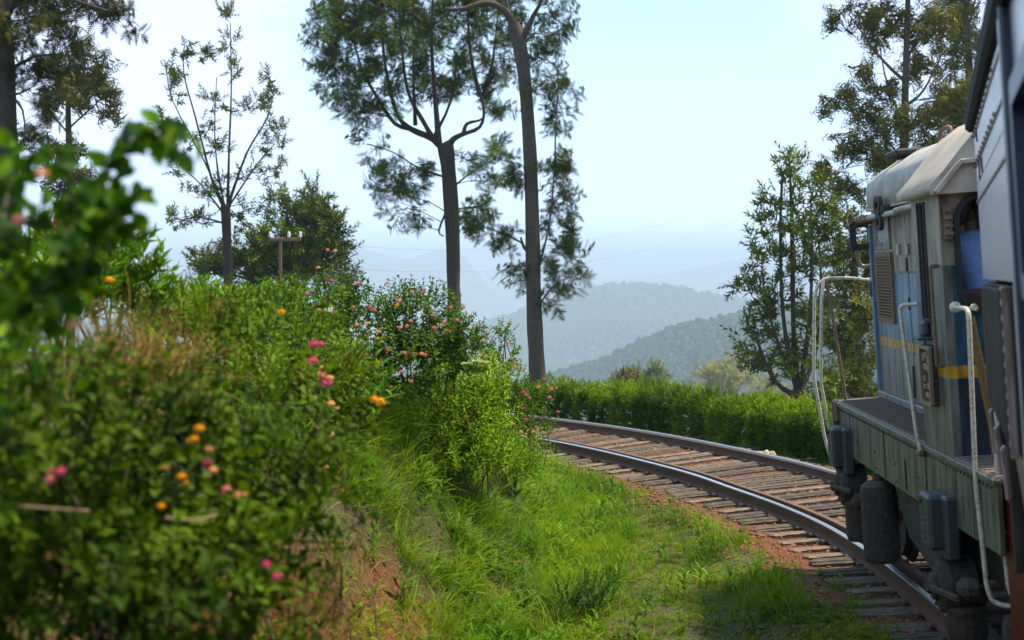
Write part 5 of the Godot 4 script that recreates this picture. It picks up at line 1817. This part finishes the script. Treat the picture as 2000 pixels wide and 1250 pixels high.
func make_grass() -> void:
	var gm := leafy("grass_blade", 0.5, 0.85)
	var w := Color.WHITE
	var y := Color(1.15, 1.0, 0.7)
	var short := [grass_tuft(gm, 12, 0.075, 0.0055, 0.9, w, y), grass_tuft(gm, 14, 0.09, 0.005, 1.1, w, y)]
	var long := [grass_tuft(gm, 15, 0.40, 0.010, 0.95, w, y), grass_tuft(gm, 13, 0.48, 0.011, 1.15, w, y)]
	var tall := [grass_tuft(gm, 8, 0.5, 0.014, 0.8, w, y)]
	var straw := [grass_tuft(gm, 3, 0.5, 0.006, 1.3, w, y)]
	var herb := []
	for k in 2:
		herb.append(sprig(mats.weed_leaf, 3, 0.07, 0.07, 0.032, 0.3, 1.25, [w, y]))
	var patch := func(x: float, d: float) -> float: return noise2.get_noise_2d(x * 30.0, d * 30.0)
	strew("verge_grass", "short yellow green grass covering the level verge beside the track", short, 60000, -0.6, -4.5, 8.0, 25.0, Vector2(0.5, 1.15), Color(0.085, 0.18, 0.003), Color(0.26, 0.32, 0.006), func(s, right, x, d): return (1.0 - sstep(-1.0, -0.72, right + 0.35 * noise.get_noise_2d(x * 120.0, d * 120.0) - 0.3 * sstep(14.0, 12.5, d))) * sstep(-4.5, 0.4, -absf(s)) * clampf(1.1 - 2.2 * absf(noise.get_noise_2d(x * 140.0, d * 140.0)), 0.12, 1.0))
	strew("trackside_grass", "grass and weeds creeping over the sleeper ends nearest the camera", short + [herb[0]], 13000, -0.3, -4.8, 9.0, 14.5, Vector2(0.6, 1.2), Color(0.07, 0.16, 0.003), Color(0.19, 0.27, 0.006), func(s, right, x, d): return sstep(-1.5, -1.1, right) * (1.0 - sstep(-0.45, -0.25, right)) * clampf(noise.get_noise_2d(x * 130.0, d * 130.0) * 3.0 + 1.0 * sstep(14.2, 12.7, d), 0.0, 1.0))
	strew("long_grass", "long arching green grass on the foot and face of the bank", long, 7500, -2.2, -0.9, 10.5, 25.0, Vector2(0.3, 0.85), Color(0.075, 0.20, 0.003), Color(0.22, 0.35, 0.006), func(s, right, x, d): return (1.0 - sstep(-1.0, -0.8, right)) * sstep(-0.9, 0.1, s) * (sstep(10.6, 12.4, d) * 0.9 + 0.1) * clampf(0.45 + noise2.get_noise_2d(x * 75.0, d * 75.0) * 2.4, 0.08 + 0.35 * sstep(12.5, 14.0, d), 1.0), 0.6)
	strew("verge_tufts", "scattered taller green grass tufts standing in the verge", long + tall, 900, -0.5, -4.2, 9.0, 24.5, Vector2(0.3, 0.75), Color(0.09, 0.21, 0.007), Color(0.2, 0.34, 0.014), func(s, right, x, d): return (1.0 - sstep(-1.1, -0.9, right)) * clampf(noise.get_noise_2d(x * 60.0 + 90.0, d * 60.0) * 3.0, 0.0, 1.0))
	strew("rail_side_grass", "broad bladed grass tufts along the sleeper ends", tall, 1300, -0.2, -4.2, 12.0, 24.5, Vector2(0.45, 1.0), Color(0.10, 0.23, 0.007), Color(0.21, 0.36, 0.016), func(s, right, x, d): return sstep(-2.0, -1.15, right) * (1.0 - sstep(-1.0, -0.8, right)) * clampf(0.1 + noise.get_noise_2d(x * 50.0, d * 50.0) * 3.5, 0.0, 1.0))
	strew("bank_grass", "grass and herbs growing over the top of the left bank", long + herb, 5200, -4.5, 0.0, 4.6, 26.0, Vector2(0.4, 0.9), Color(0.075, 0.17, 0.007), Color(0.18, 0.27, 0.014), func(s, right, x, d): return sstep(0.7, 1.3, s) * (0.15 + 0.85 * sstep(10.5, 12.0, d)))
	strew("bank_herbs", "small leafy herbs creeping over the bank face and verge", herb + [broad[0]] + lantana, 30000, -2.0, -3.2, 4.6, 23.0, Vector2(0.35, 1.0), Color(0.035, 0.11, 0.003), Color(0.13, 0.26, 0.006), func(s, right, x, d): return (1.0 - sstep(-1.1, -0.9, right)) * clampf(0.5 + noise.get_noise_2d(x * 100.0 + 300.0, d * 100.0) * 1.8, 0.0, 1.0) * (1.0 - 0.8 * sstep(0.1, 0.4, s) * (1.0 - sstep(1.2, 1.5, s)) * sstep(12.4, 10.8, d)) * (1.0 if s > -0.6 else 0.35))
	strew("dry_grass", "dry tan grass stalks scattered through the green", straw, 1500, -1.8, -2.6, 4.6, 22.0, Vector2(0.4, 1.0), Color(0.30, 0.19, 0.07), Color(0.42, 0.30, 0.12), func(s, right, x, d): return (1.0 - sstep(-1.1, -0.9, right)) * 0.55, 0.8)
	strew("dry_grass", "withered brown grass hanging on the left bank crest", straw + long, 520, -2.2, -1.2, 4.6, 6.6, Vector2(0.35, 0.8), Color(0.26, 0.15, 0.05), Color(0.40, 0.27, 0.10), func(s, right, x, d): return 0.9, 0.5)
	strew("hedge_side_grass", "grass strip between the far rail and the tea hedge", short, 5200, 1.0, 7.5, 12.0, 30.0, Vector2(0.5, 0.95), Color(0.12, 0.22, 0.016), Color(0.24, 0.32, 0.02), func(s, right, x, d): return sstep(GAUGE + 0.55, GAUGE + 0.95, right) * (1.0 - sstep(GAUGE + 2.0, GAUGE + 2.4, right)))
	strew("track_weeds", "tiny green weeds growing between the sleepers", herb, 420, -1.0, 6.0, 9.0, 26.0, Vector2(0.4, 0.9), Color(0.10, 0.20, 0.02), Color(0.2, 0.3, 0.04), func(s, right, x, d): return 0.6 if right > -0.9 and right < GAUGE + 0.6 else 0.0)

# ---------------------------------------------------------------- trees; a plan in units of 1/2800 of the distance, with depth in metres
func make_tree(called: String, label: String, d: float, trunk: Array, limbs: Array, clumps: Array, meshes: Array, density: float, size: Vector2, lo: Color, hi: Color, bark: String, group := "", droop := 0.0) -> Node3D:
	var k := d / 2800.0
	var base := plan(trunk[0][0], trunk[0][1], d)
	base.y = minf(ground(base.x, base.z), base.y)
	if group == "":
		group = {"silver_oak": "silver oak trees beside the line", "gum_tree": "gum trees beside the line", "pale_tree": "pale trees in the valley"}.get(called, "")
	var t := thing(called, label, "tree", base, group)
	var st := begin()
	var nodes := []
	var pts := [Vector3(0, -0.1, 0)]
	var radii := [trunk[0][2] * k * 1.25]
	for q in trunk:
		pts.append(plan(q[0], q[1], d) - base)
		radii.append(q[2] * k)
	if pts[1].y < 0.3:
		pts.remove_at(1)
		radii.remove_at(1)
	var sp := smooth_path(pts, 3)
	var sr := []
	for i in sp.size():
		var f := float(i) / 3.0
		var i0: int = mini(int(f), radii.size() - 1)
		sr.append(lerpf(radii[i0], radii[mini(i0 + 1, radii.size() - 1)], f - i0) * rf(0.94, 1.07))
	tube(st, sp, sr, 12)
	for i in range(sp.size() / 3, sp.size()):
		nodes.append([sp[i], sr[i]])
	var wood := part("trunk", st, mats[bark], t)
	for l in limbs:
		var lp := []
		var r0: float = l[0]
		var dz: float = l[1]
		var n: int = l.size() - 2
		for i in n:
			var q: Array = l[i + 2]
			lp.append(plan(q[0], q[1], d) - base + Vector3(0, 0, dz * i / maxf(1.0, n - 1.0)))
		lp = smooth_path(lp, 3)
		var lr := []
		for i in lp.size():
			lr.append(lerpf(r0, maxf(0.9, r0 * 0.22), pow(float(i) / lp.size(), 0.7)) * k * 0.82 * rf(0.9, 1.12))
			nodes.append([lp[i], lr[i]])
		st = begin()
		tube(st, lp, lr, 8)
		part("limb", st, mats[bark], wood)
	st = begin()
	var where := []
	var tint := []
	for j in meshes.size():
		where.append([])
		tint.append([])
	for c in clumps:
		var rz: float = (c[2] + c[3]) * 0.5 * k
		var dz: float = c[4] if c.size() > 4 else rf(-1.0, 1.0) * rz * 1.2
		var ctr := plan(c[0], c[1], d) - base + Vector3(0, 0, dz)
		var r := Vector3(c[2] * k, c[3] * k, rz) * 1.12
		var best := 1e9
		var from: Vector3 = nodes[0][0]
		var fr := 1.0
		for q in nodes:
			var v: Vector3 = ctr - q[0]
			var cost: float = v.length() * (1.0 if v.y > -0.1 * v.length() else 1.8)
			if cost < best:
				best = cost
				from = q[0]
				fr = q[1]
		var br: float = minf(fr * 0.5, 0.012 + 0.018 * best)
		tube(st, smooth_path([from, from.lerp(ctr, 0.5) + Vector3(rf(-0.1, 0.1), 0.08, rf(-0.1, 0.1)) * best, ctr], 3), [br, br * 0.8, br * 0.7, br * 0.6, br * 0.5, br * 0.4, br * 0.35], 5, false)
		var twigs: int = maxi(5, int(density * 16.0 * r.x * r.y / (size.y * size.y)))
		for j in twigs:
			var v := Vector3(rf(-1, 1), rf(-1, 1), rf(-1, 1))
			if v.length() > 1.0:
				v = v.normalized() * rf(0.6, 1.0)
			var tip: Vector3 = ctr + v * r
			var mid: Vector3 = ctr.lerp(tip, 0.5) + Vector3(0, 0.06 * r.y, 0)
			stalk(st, ctr.lerp(from, 0.25 * rng.randf()), mid, br * 0.4, Color.WHITE)
			stalk(st, mid, tip, br * 0.3, Color.WHITE)
			for e in 3:
				var p := mid.lerp(tip, [1.0, 0.55, 0.1][e]) + Vector3(rf(-1, 1), rf(-1, 1), rf(-1, 1)) * size.x * 0.3
				var dir := (v * 0.8 + Vector3(rf(-1, 1), rf(-0.4, 0.9), rf(-1, 1)) * 0.7 + Vector3.DOWN * droop + Vector3.UP * 0.2).normalized()
				var s := rf(size.x, size.y) * 1.15
				var m: int = rng.randi() % meshes.size()
				where[m].append(Transform3D(facing(dir, rf(0, TAU)).scaled(Vector3(s, s, s)), p))
				var wp := p + base
				var f: float = clampf(0.45 + 1.2 * noise.get_noise_3dv(wp * 35.0), 0.0, 1.0)
				tint[m].append(lo.lerp(hi, clampf(f * 0.75 + 0.3 * rng.randf(), 0.0, 1.0)) * rf(1.1, 1.75) * Color(1.1, 1.08, 0.6))
	var tw := part("twigs", st, mats[bark], t)
	tw.set_meta("kind", "stuff")
	for m in meshes.size():
		scatter("crown", t, meshes[m], where[m], tint[m])
	return t

func make_trees() -> void:
	worn("grey_bark", lin(0.07, 0.052, 0.042), lin(0.17, 0.135, 0.11), 0.05, Vector3(3.0, 0.9, 3.0), 0.9, 0.0, 2.5)
	worn("dark_bark", lin(0.035, 0.026, 0.02), lin(0.09, 0.068, 0.052), 0.05, Vector3(3.0, 0.9, 3.0), 0.9, 0.0, 2.5)
	worn("brown_bark", lin(0.06, 0.043, 0.033), lin(0.14, 0.105, 0.083), 0.05, Vector3(3.0, 0.9, 3.0), 0.9, 0.0, 2.5)
	var om := leafy("oak_leaf", 0.5, 0.5)
	var em := leafy("gum_leaf", 0.45, 0.45)
	var w := [Color(1, 1, 1), Color(0.8, 0.9, 0.85), Color(1.15, 1.05, 0.85)]
	var oak := []
	var gum := []
	var small := []
	for k in 3:
		oak.append(feather_sprig(om, 9, 0.55, 0.42, w))
		gum.append(sprig(em, 7, 0.5, 0.30, 0.07, 0.5, 1.4, w, false, 0.7))
		small.append(sprig(om, 7, 0.55, 0.28, 0.085, 0.3, 0.9, w))
	var olive := Color(0.020, 0.034, 0.010)
	var leafg := Color(0.075, 0.115, 0.018)
	# the pollarded silver oak
	make_tree("silver_oak", "pollarded silver oak with crooked cup shaped limbs and a broad crown", 40.0, [[887, 640, 13], [886, 560, 13], [884, 450, 14], [877, 340, 14], [871, 290, 16], [868, 280, 12]],
		[[9, 0.6, [872, 300], [885, 275], [905, 265], [938, 252], [946, 220], [936, 185]], [6, -0.5, [905, 264], [912, 242], [936, 234], [945, 225]], [10, -0.5, [870, 298], [846, 272], [802, 252], [778, 228], [762, 180], [748, 100], [742, 20]], [7, 1.2, [848, 275], [826, 236], [802, 190], [792, 120], [788, 30]], [7, -1.4, [802, 252], [770, 240], [736, 190], [702, 130], [680, 60]], [8, 0.8, [858, 283], [852, 200], [846, 100], [850, 0]], [5, 1.5, [812, 245], [812, 150], [816, 30]], [5, -0.6, [940, 200], [962, 120], [972, 20]], [6, 0.9, [938, 190], [920, 110], [915, 10]], [5, -1.5, [846, 272], [880, 190], [890, 90]], [4, 0.3, [878, 400], [858, 450], [868, 462]], [3, 0.5, [880, 350], [820, 330], [770, 300], [720, 285]], [3, -0.4, [880, 370], [930, 330], [985, 300]]],
		[[640, 30, 45, 55], [655, 115, 45, 50], [690, 60, 55, 55], [695, 180, 55, 45], [750, 30, 65, 60], [770, 120, 60, 50], [830, 50, 60, 65], [850, 150, 45, 40], [905, 60, 50, 60], [930, 140, 40, 40], [985, 120, 40, 50], [985, 40, 50, 60], [960, 205, 30, 30], [690, 225, 40, 22], [745, 225, 40, 22], [800, 170, 40, 35], [700, -60, 80, 50], [830, -60, 80, 50], [950, -60, 70, 50], [880, 190, 30, 25], [720, 285, 32, 16], [765, 335, 38, 24], [795, 385, 32, 24], [838, 345, 30, 18], [800, 445, 26, 18], [755, 390, 22, 16], [925, 335, 28, 18], [985, 300, 26, 26], [985, 360, 20, 18], [955, 410, 30, 20]], oak, 1.0, Vector2(0.42, 0.72), olive, Color(0.085, 0.12, 0.02), "dark_bark")
	# the tall one by the track
	make_tree("silver_oak", "tallest bare grey trunk beside the track with foliage only down its right side", 30.0, [[1052, 790, 17], [1049, 720, 17], [1043, 600, 14], [1040, 450, 14], [1035, 300, 13], [1024, 150, 13], [1012, 80, 15], [1002, 50, 12]],
		[[12, 0.3, [1010, 72], [990, 30], [952, 12], [905, 25], [872, 26]], [8, -0.5, [955, 12], [930, 0], [905, -40], [890, -90]], [8, 0.6, [1018, 85], [1040, 40], [1056, 10], [1062, -50]], [9, -0.3, [1000, 55], [990, 10], [985, -60]], [7, 0.2, [1041, 498], [1024, 484], [1017, 464]], [5, 0.4, [1048, 585], [1058, 575], [1062, 560]], [3, 0.5, [1048, 540], [1075, 420], [1085, 250], [1088, 150]], [3, -0.2, [1050, 600], [1080, 560], [1115, 540]], [2.5, 0.2, [1020, 475], [980, 455], [925, 440]]],
		[[1085, 30, 32, 36], [1072, 120, 26, 36], [1065, 190, 22, 36], [1102, 185, 18, 30], [1085, 255, 26, 32], [1112, 310, 22, 24], [1075, 330, 22, 32], [1105, 375, 24, 22], [1085, 430, 28, 28], [1115, 470, 20, 20], [1080, 500, 30, 24], [1112, 540, 26, 20], [1080, 570, 24, 18], [1012, 548, 18, 14], [945, 440, 30, 18], [985, 465, 16, 12], [920, 435, 16, 12], [1000, 340, 18, 22], [900, -20, 60, 30], [1010, -30, 50, 30], [1095, -20, 40, 30], [1070, 70, 26, 26]], oak, 0.85, Vector2(0.34, 0.56), olive, Color(0.06, 0.085, 0.022), "brown_bark")
	# multi-stemmed tree beyond the hedge
	make_tree("silver_oak", "upright many stemmed tree beyond the hedge, left of the locomotive", 36.0, [[1562, 860, 22], [1562, 790, 17], [1556, 760, 15]],
		[[9, 0.3, [1560, 770], [1542, 700], [1526, 600], [1520, 450], [1522, 340]], [9, -0.4, [1560, 772], [1552, 650], [1550, 500], [1548, 380], [1545, 310]], [8, 0.5, [1562, 770], [1576, 650], [1580, 520], [1574, 390]], [8, 0.8, [1552, 772], [1512, 745], [1482, 690], [1462, 640]], [7, -0.8, [1566, 762], [1600, 680], [1612, 540], [1608, 440]], [5, 0.5, [1530, 700], [1495, 600], [1480, 520]]],
		[[1532, 330, 24, 22], [1568, 338, 20, 20], [1528, 385, 32, 30], [1570, 395, 28, 32], [1508, 435, 28, 30], [1548, 455, 36, 32], [1600, 440, 26, 40], [1485, 500, 32, 28], [1540, 525, 36, 34], [1590, 530, 32, 40], [1452, 548, 26, 18], [1478, 580, 32, 28], [1528, 600, 40, 36], [1590, 620, 34, 36], [1468, 650, 32, 24], [1518, 670, 32, 32], [1578, 690, 32, 34], [1450, 690, 22, 14], [1488, 722, 32, 18], [1545, 730, 24, 24], [1600, 750, 34, 34]], small, 1.9, Vector2(0.5, 0.85), Color(0.03, 0.045, 0.012), Color(0.11, 0.14, 0.025), "dark_bark")
	# the tall gum behind the locomotive
	make_tree("gum_tree", "tall brownish gum tree with thin straight trunk rising behind the locomotive", 48.0, [[1772, 900, 14], [1768, 600, 12], [1763, 300, 9], [1765, 150, 7], [1768, 0, 5], [1768, -90, 4]],
		[[5, 1.0, [1764, 160], [1736, 142], [1702, 112], [1666, 70], [1640, 42]], [5, -0.8, [1764, 208], [1792, 190], [1816, 162], [1850, 100]], [4, 0.6, [1764, 245], [1745, 215], [1718, 150], [1700, 60]], [4, -0.6, [1766, 120], [1800, 60], [1830, 10]], [4, 0.8, [1766, 320], [1720, 270], [1660, 220], [1620, 205]], [4, -0.9, [1766, 330], [1820, 270], [1880, 240]]],
		[[1640, 42, 28, 18], [1690, 40, 30, 28], [1735, 35, 34, 32], [1715, 72, 28, 20], [1785, 60, 30, 36], [1800, 130, 28, 34], [1835, 50, 40, 40], [1690, 152, 28, 18], [1720, 178, 30, 26], [1650, 192, 30, 20], [1612, 205, 18, 12], [1680, 222, 38, 26], [1735, 250, 40, 32], [1800, 240, 40, 36], [1850, 200, 40, 40], [1640, 285, 28, 22], [1690, 300, 36, 30], [1755, 315, 46, 30], [1820, 310, 44, 36], [1620, 335, 28, 28], [1655, 375, 36, 28], [1700, -40, 60, 40], [1790, -50, 60, 40]], gum, 2.8, Vector2(0.6, 1.0), Color(0.04, 0.045, 0.012), Color(0.15, 0.125, 0.03), "brown_bark", "", 0.5)
	make_tree("gum_tree", "bushy olive tree filling the gap between the upright tree and the locomotive hood", 43.0, [[1675, 900, 12], [1672, 700, 9], [1668, 500, 6], [1660, 420, 4]],
		[[4, 0.5, [1672, 600], [1645, 540], [1635, 470]], [4, -0.5, [1672, 680], [1700, 620], [1715, 560]]],
		[[1655, 440, 30, 30], [1640, 500, 28, 32], [1680, 530, 40, 40], [1640, 580, 30, 34], [1690, 620, 40, 44], [1638, 660, 32, 40], [1685, 700, 40, 40], [1640, 735, 32, 36], [1700, 770, 40, 30], [1655, 780, 40, 26], [1715, 480, 30, 40], [1615, 800, 30, 24]], small, 3.2, Vector2(0.55, 0.9), Color(0.035, 0.045, 0.010), Color(0.14, 0.14, 0.022), "dark_bark")
	make_tree("gum_tree", "grey green tree crown at top right against the carriage gutter", 62.0, [[1900, 900, 12], [1895, 500, 10], [1890, 200, 8], [1885, 60, 5]],
		[[5, 0.8, [1892, 260], [1860, 180], [1845, 110]], [5, -0.8, [1890, 200], [1930, 140], [1950, 60]]],
		[[1850, 120, 34, 36], [1885, 60, 40, 40], [1870, 10, 50, 36], [1920, 110, 40, 44], [1850, 220, 40, 40], [1890, 190, 40, 40], [1880, 270, 44, 44], [1840, 300, 34, 34], [1930, 200, 40, 50], [1860, 340, 44, 34], [1900, -40, 60, 40], [1800, 350, 40, 30]], gum, 2.4, Vector2(0.7, 1.15), Color(0.05, 0.065, 0.03), Color(0.13, 0.14, 0.05), "brown_bark", "", 0.4)
	# left side
	make_tree("silver_oak", "thick dark trunk at the far left edge with a heavy overhanging crown", 24.0, [[14, 460, 30], [13, 360, 27], [9, 200, 27], [4, 100, 28], [0, -40, 20], [-5, -120, 12]],
		[[10, 0.8, [6, 60], [60, -10], [130, 4], [190, 24], [240, 42]], [6, -0.5, [8, 150], [60, 110], [110, 100]], [6, 0.4, [6, 180], [40, 190], [80, 180]], [8, -0.5, [4, 90], [-60, 40], [-120, 0]], [4, 0.6, [8, 170], [60, 220], [75, 290]]],
		[[25, 50, 50, 45], [85, 50, 38, 30], [35, 120, 44, 34], [100, 118, 34, 24], [70, 160, 36, 22], [20, 10, 60, 40], [100, 10, 40, 26], [-40, 90, 60, 50], [150, 6, 30, 14], [190, 24, 28, 12], [232, 42, 24, 10], [78, 225, 20, 26], [72, 290, 15, 26], [60, -40, 80, 30], [120, 70, 22, 16]], oak, 0.9, Vector2(0.32, 0.58), Color(0.022, 0.028, 0.010), Color(0.08, 0.075, 0.025), "dark_bark")
	make_tree("gum_tree", "round headed gum tree with forked thin stem behind the left edge trunk", 46.0, [[139, 500, 7], [138, 300, 6], [137, 210, 5], [142, 120, 3]],
		[[3, 0.5, [137, 262], [108, 222], [95, 190]], [3, -0.5, [138, 252], [176, 212], [205, 180]], [2.5, 0.4, [140, 210], [170, 160], [180, 110]]],
		[[150, 98, 32, 24], [185, 140, 36, 28], [128, 150, 40, 30], [205, 185, 26, 30], [98, 195, 32, 22], [150, 190, 34, 20], [218, 220, 16, 18], [128, 290, 40, 18], [108, 330, 34, 28], [162, 335, 34, 28], [140, 385, 40, 30], [190, 160, 30, 24], [170, 205, 26, 20]], gum, 2.6, Vector2(0.6, 1.0), Color(0.03, 0.04, 0.015), Color(0.10, 0.095, 0.03), "dark_bark", "", 0.5)
	make_tree("silver_oak", "sparse young tree with thin upright wands and see through crown", 44.0, [[446, 610, 10], [445, 500, 8.5], [442, 415, 10], [441, 400, 8]],
		[[4, 0.3, [438, 406], [416, 350], [386, 230], [366, 150], [368, 95]], [3, -0.4, [440, 405], [425, 330], [418, 250], [421, 150]], [4, 0.2, [446, 402], [450, 300], [456, 180], [456, 50]], [4, -0.3, [446, 404], [482, 300], [522, 230], [536, 165]], [3, 0.6, [448, 404], [502, 330], [545, 285]], [3, -0.6, [436, 415], [390, 360], [345, 320]], [2.5, 0.5, [440, 404], [400, 310], [345, 200], [335, 130]]],
		[[446, 45, 12, 16], [456, 82, 12, 18], [366, 100, 18, 14], [332, 140, 20, 16], [398, 110, 16, 10], [345, 182, 22, 18], [332, 230, 20, 14], [420, 200, 14, 16], [460, 140, 10, 16], [522, 165, 16, 16], [482, 222, 18, 14], [522, 212, 20, 18], [552, 252, 18, 14], [398, 252, 16, 14], [430, 292, 16, 18], [502, 282, 24, 18], [542, 292, 20, 16], [360, 272, 20, 14], [340, 330, 26, 18], [380, 385, 30, 22], [430, 370, 16, 16], [492, 350, 34, 26], [545, 335, 26, 22], [350, 430, 30, 18], [400, 440, 32, 26], [472, 420, 36, 30], [532, 400, 32, 26], [400, 500, 34, 22]], small, 0.62, Vector2(0.42, 0.7), Color(0.045, 0.058, 0.016), Color(0.12, 0.14, 0.03), "dark_bark")
	make_tree("bushy_tree", "dense dark bushy tree behind the telegraph pole", 54.0, [[575, 640, 10], [572, 520, 8], [570, 460, 5]],
		[[4, 0.6, [572, 500], [530, 470], [500, 460]], [4, -0.6, [572, 500], [610, 440], [622, 380]]],
		[[540, 470, 50, 36], [600, 450, 42, 40], [642, 470, 34, 40], [600, 520, 50, 30], [660, 515, 26, 26], [622, 385, 16, 26], [610, 420, 26, 24], [490, 500, 46, 32], [425, 525, 44, 26], [500, 545, 50, 22], [645, 415, 16, 18], [570, 410, 24, 24], [560, 520, 50, 30], [670, 550, 26, 16]], small, 4.0, Vector2(0.7, 1.1), Color(0.028, 0.042, 0.010), Color(0.10, 0.13, 0.022), "dark_bark")
	# down the slope beyond the hedge
	make_tree("brown_bush_tree", "low rounded brown and green bush tree just over the hedge top", 46.0, [[1218, 790, 6], [1218, 765, 5]], [], [[1200, 748, 16, 12], [1225, 742, 18, 14], [1240, 750, 12, 10], [1212, 760, 26, 14]], small, 2.0, Vector2(0.35, 0.6), Color(0.05, 0.05, 0.014), Color(0.17, 0.11, 0.035), "brown_bark")
	make_tree("round_tree", "hazy round crowned tree standing below the hedge line", 170.0, [[1266, 830, 3], [1266, 770, 2.5]], [], [[1266, 728, 22, 16], [1250, 745, 18, 18], [1282, 745, 18, 18], [1266, 755, 34, 20]], small, 2.0, Vector2(1.5, 2.4), Color(0.05, 0.075, 0.025), Color(0.12, 0.14, 0.04), "brown_bark")
	make_tree("pale_tree", "large pale yellowish tree hazy in the valley left of the upright tree", 300.0, [[1410, 860, 3], [1410, 790, 2.6]], [], [[1390, 730, 26, 20], [1415, 715, 24, 16], [1375, 760, 22, 22], [1420, 755, 30, 24], [1450, 745, 24, 22], [1400, 790, 50, 22]], small, 2.2, Vector2(2.2, 3.6), Color(0.15, 0.14, 0.04), Color(0.33, 0.28, 0.09), "brown_bark")
	make_tree("pale_tree", "second pale tree in the valley, lower and farther right behind the upright tree", 330.0, [[1500, 870, 3], [1500, 800, 2.6]], [], [[1490, 760, 30, 22], [1520, 780, 28, 22], [1470, 790, 34, 20], [1510, 805, 46, 18]], small, 2.2, Vector2(2.4, 3.8), Color(0.13, 0.13, 0.05), Color(0.27, 0.25, 0.09), "brown_bark")

func make_small_things() -> void:
	# telegraph pole
	var d := 30.0
	var k := d / 2800.0
	var base := plan(549, 590, d)
	base.y = minf(base.y, ground(base.x, base.z))
	var t := thing("telegraph_pole", "rusty telegraph pole with a crossarm and white insulators before the dense tree", "telegraph pole", base)
	var st := begin()
	var top := plan(548, 468, d) - base
	tube(st, [Vector3(0, -0.2, 0), top * 0.5, top], [0.045, 0.04, 0.034], 8)
	part("pole", st, mats.rusty_pipe, t)
	st = begin()
	box(st, top + Vector3(0.10, 0.0, 0.04), Vector3(0.66, 0.075, 0.06), 0.01)
	part("crossarm", st, mats.rusty_pipe, t)
	var porcelain := plain("porcelain", lin(0.75, 0.74, 0.72), 0.25)
	for x in [-0.20, 0.19, 0.43]:
		st = begin()
		lathe(st, Transform3D(Basis(), top + Vector3(x, 0.04, 0.04)), [Vector2(0.012, -0.02), Vector2(0.012, 0.02), Vector2(0.035, 0.02), Vector2(0.034, 0.05), Vector2(0.024, 0.06), Vector2(0.03, 0.075), Vector2(0.026, 0.11), Vector2(0.012, 0.125), Vector2(0, 0.127)], 12)
		part("insulator", st, porcelain, t)
	# wires far off over the valley
	for q in [["upper", 1130, 418, 1505, 358], ["lower", 1130, 462, 1505, 398]]:
		st = begin()
		var a := plan(680, q[2] + 62, 120.0)
		var b := plan(q[3], q[4], 190.0)
		var pts := []
		for i in 13:
			var f := i / 12.0
			pts.append(a.lerp(b, f) - Vector3(0, 3.2 * (1.0 - pow(2.0 * f - 1.0, 2.0)), 0))
		tube(st, pts, [0.012], 4, false)
		tag(part("overhead_wire", st, plain("wire", lin(0.25, 0.25, 0.27), 0.5), self), "thin %s overhead wire crossing the sky right of the tall trunk" % q[0], "wire", "overhead wires")
	# tall dry seed plant on the tea terrace
	base = plan(340, 560, 11.0)
	base.y = ground(base.x, base.z)
	t = thing("dry_plant", "dry pinkish seed plant sticking up above the tea bushes", "plant", base)
	st = begin()
	var tip := plan(341, 478, 11.0) - base
	tube(st, [Vector3.ZERO, tip * 0.8], [0.006, 0.004], 5)
	st.set_color(Color(0.2, 0.12, 0.09))
	for i in 34:
		var from := tip * rf(0.45, 0.85)
		var to := from + Vector3(rf(-0.08, 0.08), rf(0.03, 0.11), rf(-0.06, 0.06))
		stalk(st, from, to, 0.002, Color(0.22, 0.14, 0.10))
		st.set_color(Color(0.34, 0.2, 0.17))
		box(st, to, Vector3(0.012, 0.012, 0.012), 0.004)
	part("stalk", st, mats.twig, t)
	# red flowering plant at the hedge end
	base = plan(1520, 800, 27.0)
	base.y = ground(base.x, base.z)
	var b2 := [[plan(1510, 785, 27.0), Vector3(0.2, 0.12, 0.15)], [plan(1540, 790, 27.0), Vector3(0.2, 0.12, 0.15)]]
	t = bush("flowering_plant", "small plant with red flowers above the hedge under the upright tree", "plant", b2, lantana, 60.0, Vector2(0.9, 1.3), Color(0.05, 0.10, 0.02), Color(0.1, 0.16, 0.03), "", 0.6, 0.2)
	add_flowers(t, b2, [[1494, 780, 0], [1500, 784, 2], [1510, 776, 0], [1516, 786, 0], [1522, 781, 2], [1530, 786, 0], [1538, 779, 0]], 0.055, 26.9)
	# bare twigs lying in the near bush
	var tm := worn("dead_wood", lin(0.13, 0.08, 0.045), lin(0.34, 0.24, 0.14), 0.05, Vector3(6, 6, 6), 0.9)
	for q in [["pale dead twig leaning up through the near bush beside the red earth", [470, 1110, 4.6], [540, 1020, 4.5], [600, 955, 4.5]], ["thin bare stem reaching straight across the lower bush", [340, 1090, 4.2], [470, 1075, 4.2], [570, 1072, 4.3]], ["tan bare branch lying level at the far left of the near bush", [0, 990, 3.3], [90, 995, 3.3], [170, 1000, 3.35]], ["short yellowish twig level in the middle of the near bush", [320, 1015, 3.6], [370, 1018, 3.6], [420, 1008, 3.7]], ["slanting dry stem in the withered grass of the left bank", [200, 845, 4.6], [250, 830, 4.6], [305, 805, 4.7]], ["curved tan stalk hanging at the bottom edge beside the verge", [735, 1250, 6.0], [728, 1170, 6.0], [715, 1120, 6.0], [700, 1095, 6.0]]]:
		var pts := []
		for i in range(1, q.size()):
			pts.append(plan(q[i][0], q[i][1], q[i][2] - 0.25))
		st = begin()
		tube(st, smooth_path(pts, 4), [0.005, 0.005, 0.0045, 0.004, 0.0035, 0.003], 6)
		tag(part("dead_twig", st, tm, self), q[0], "twig", "dead twigs in the near bush")
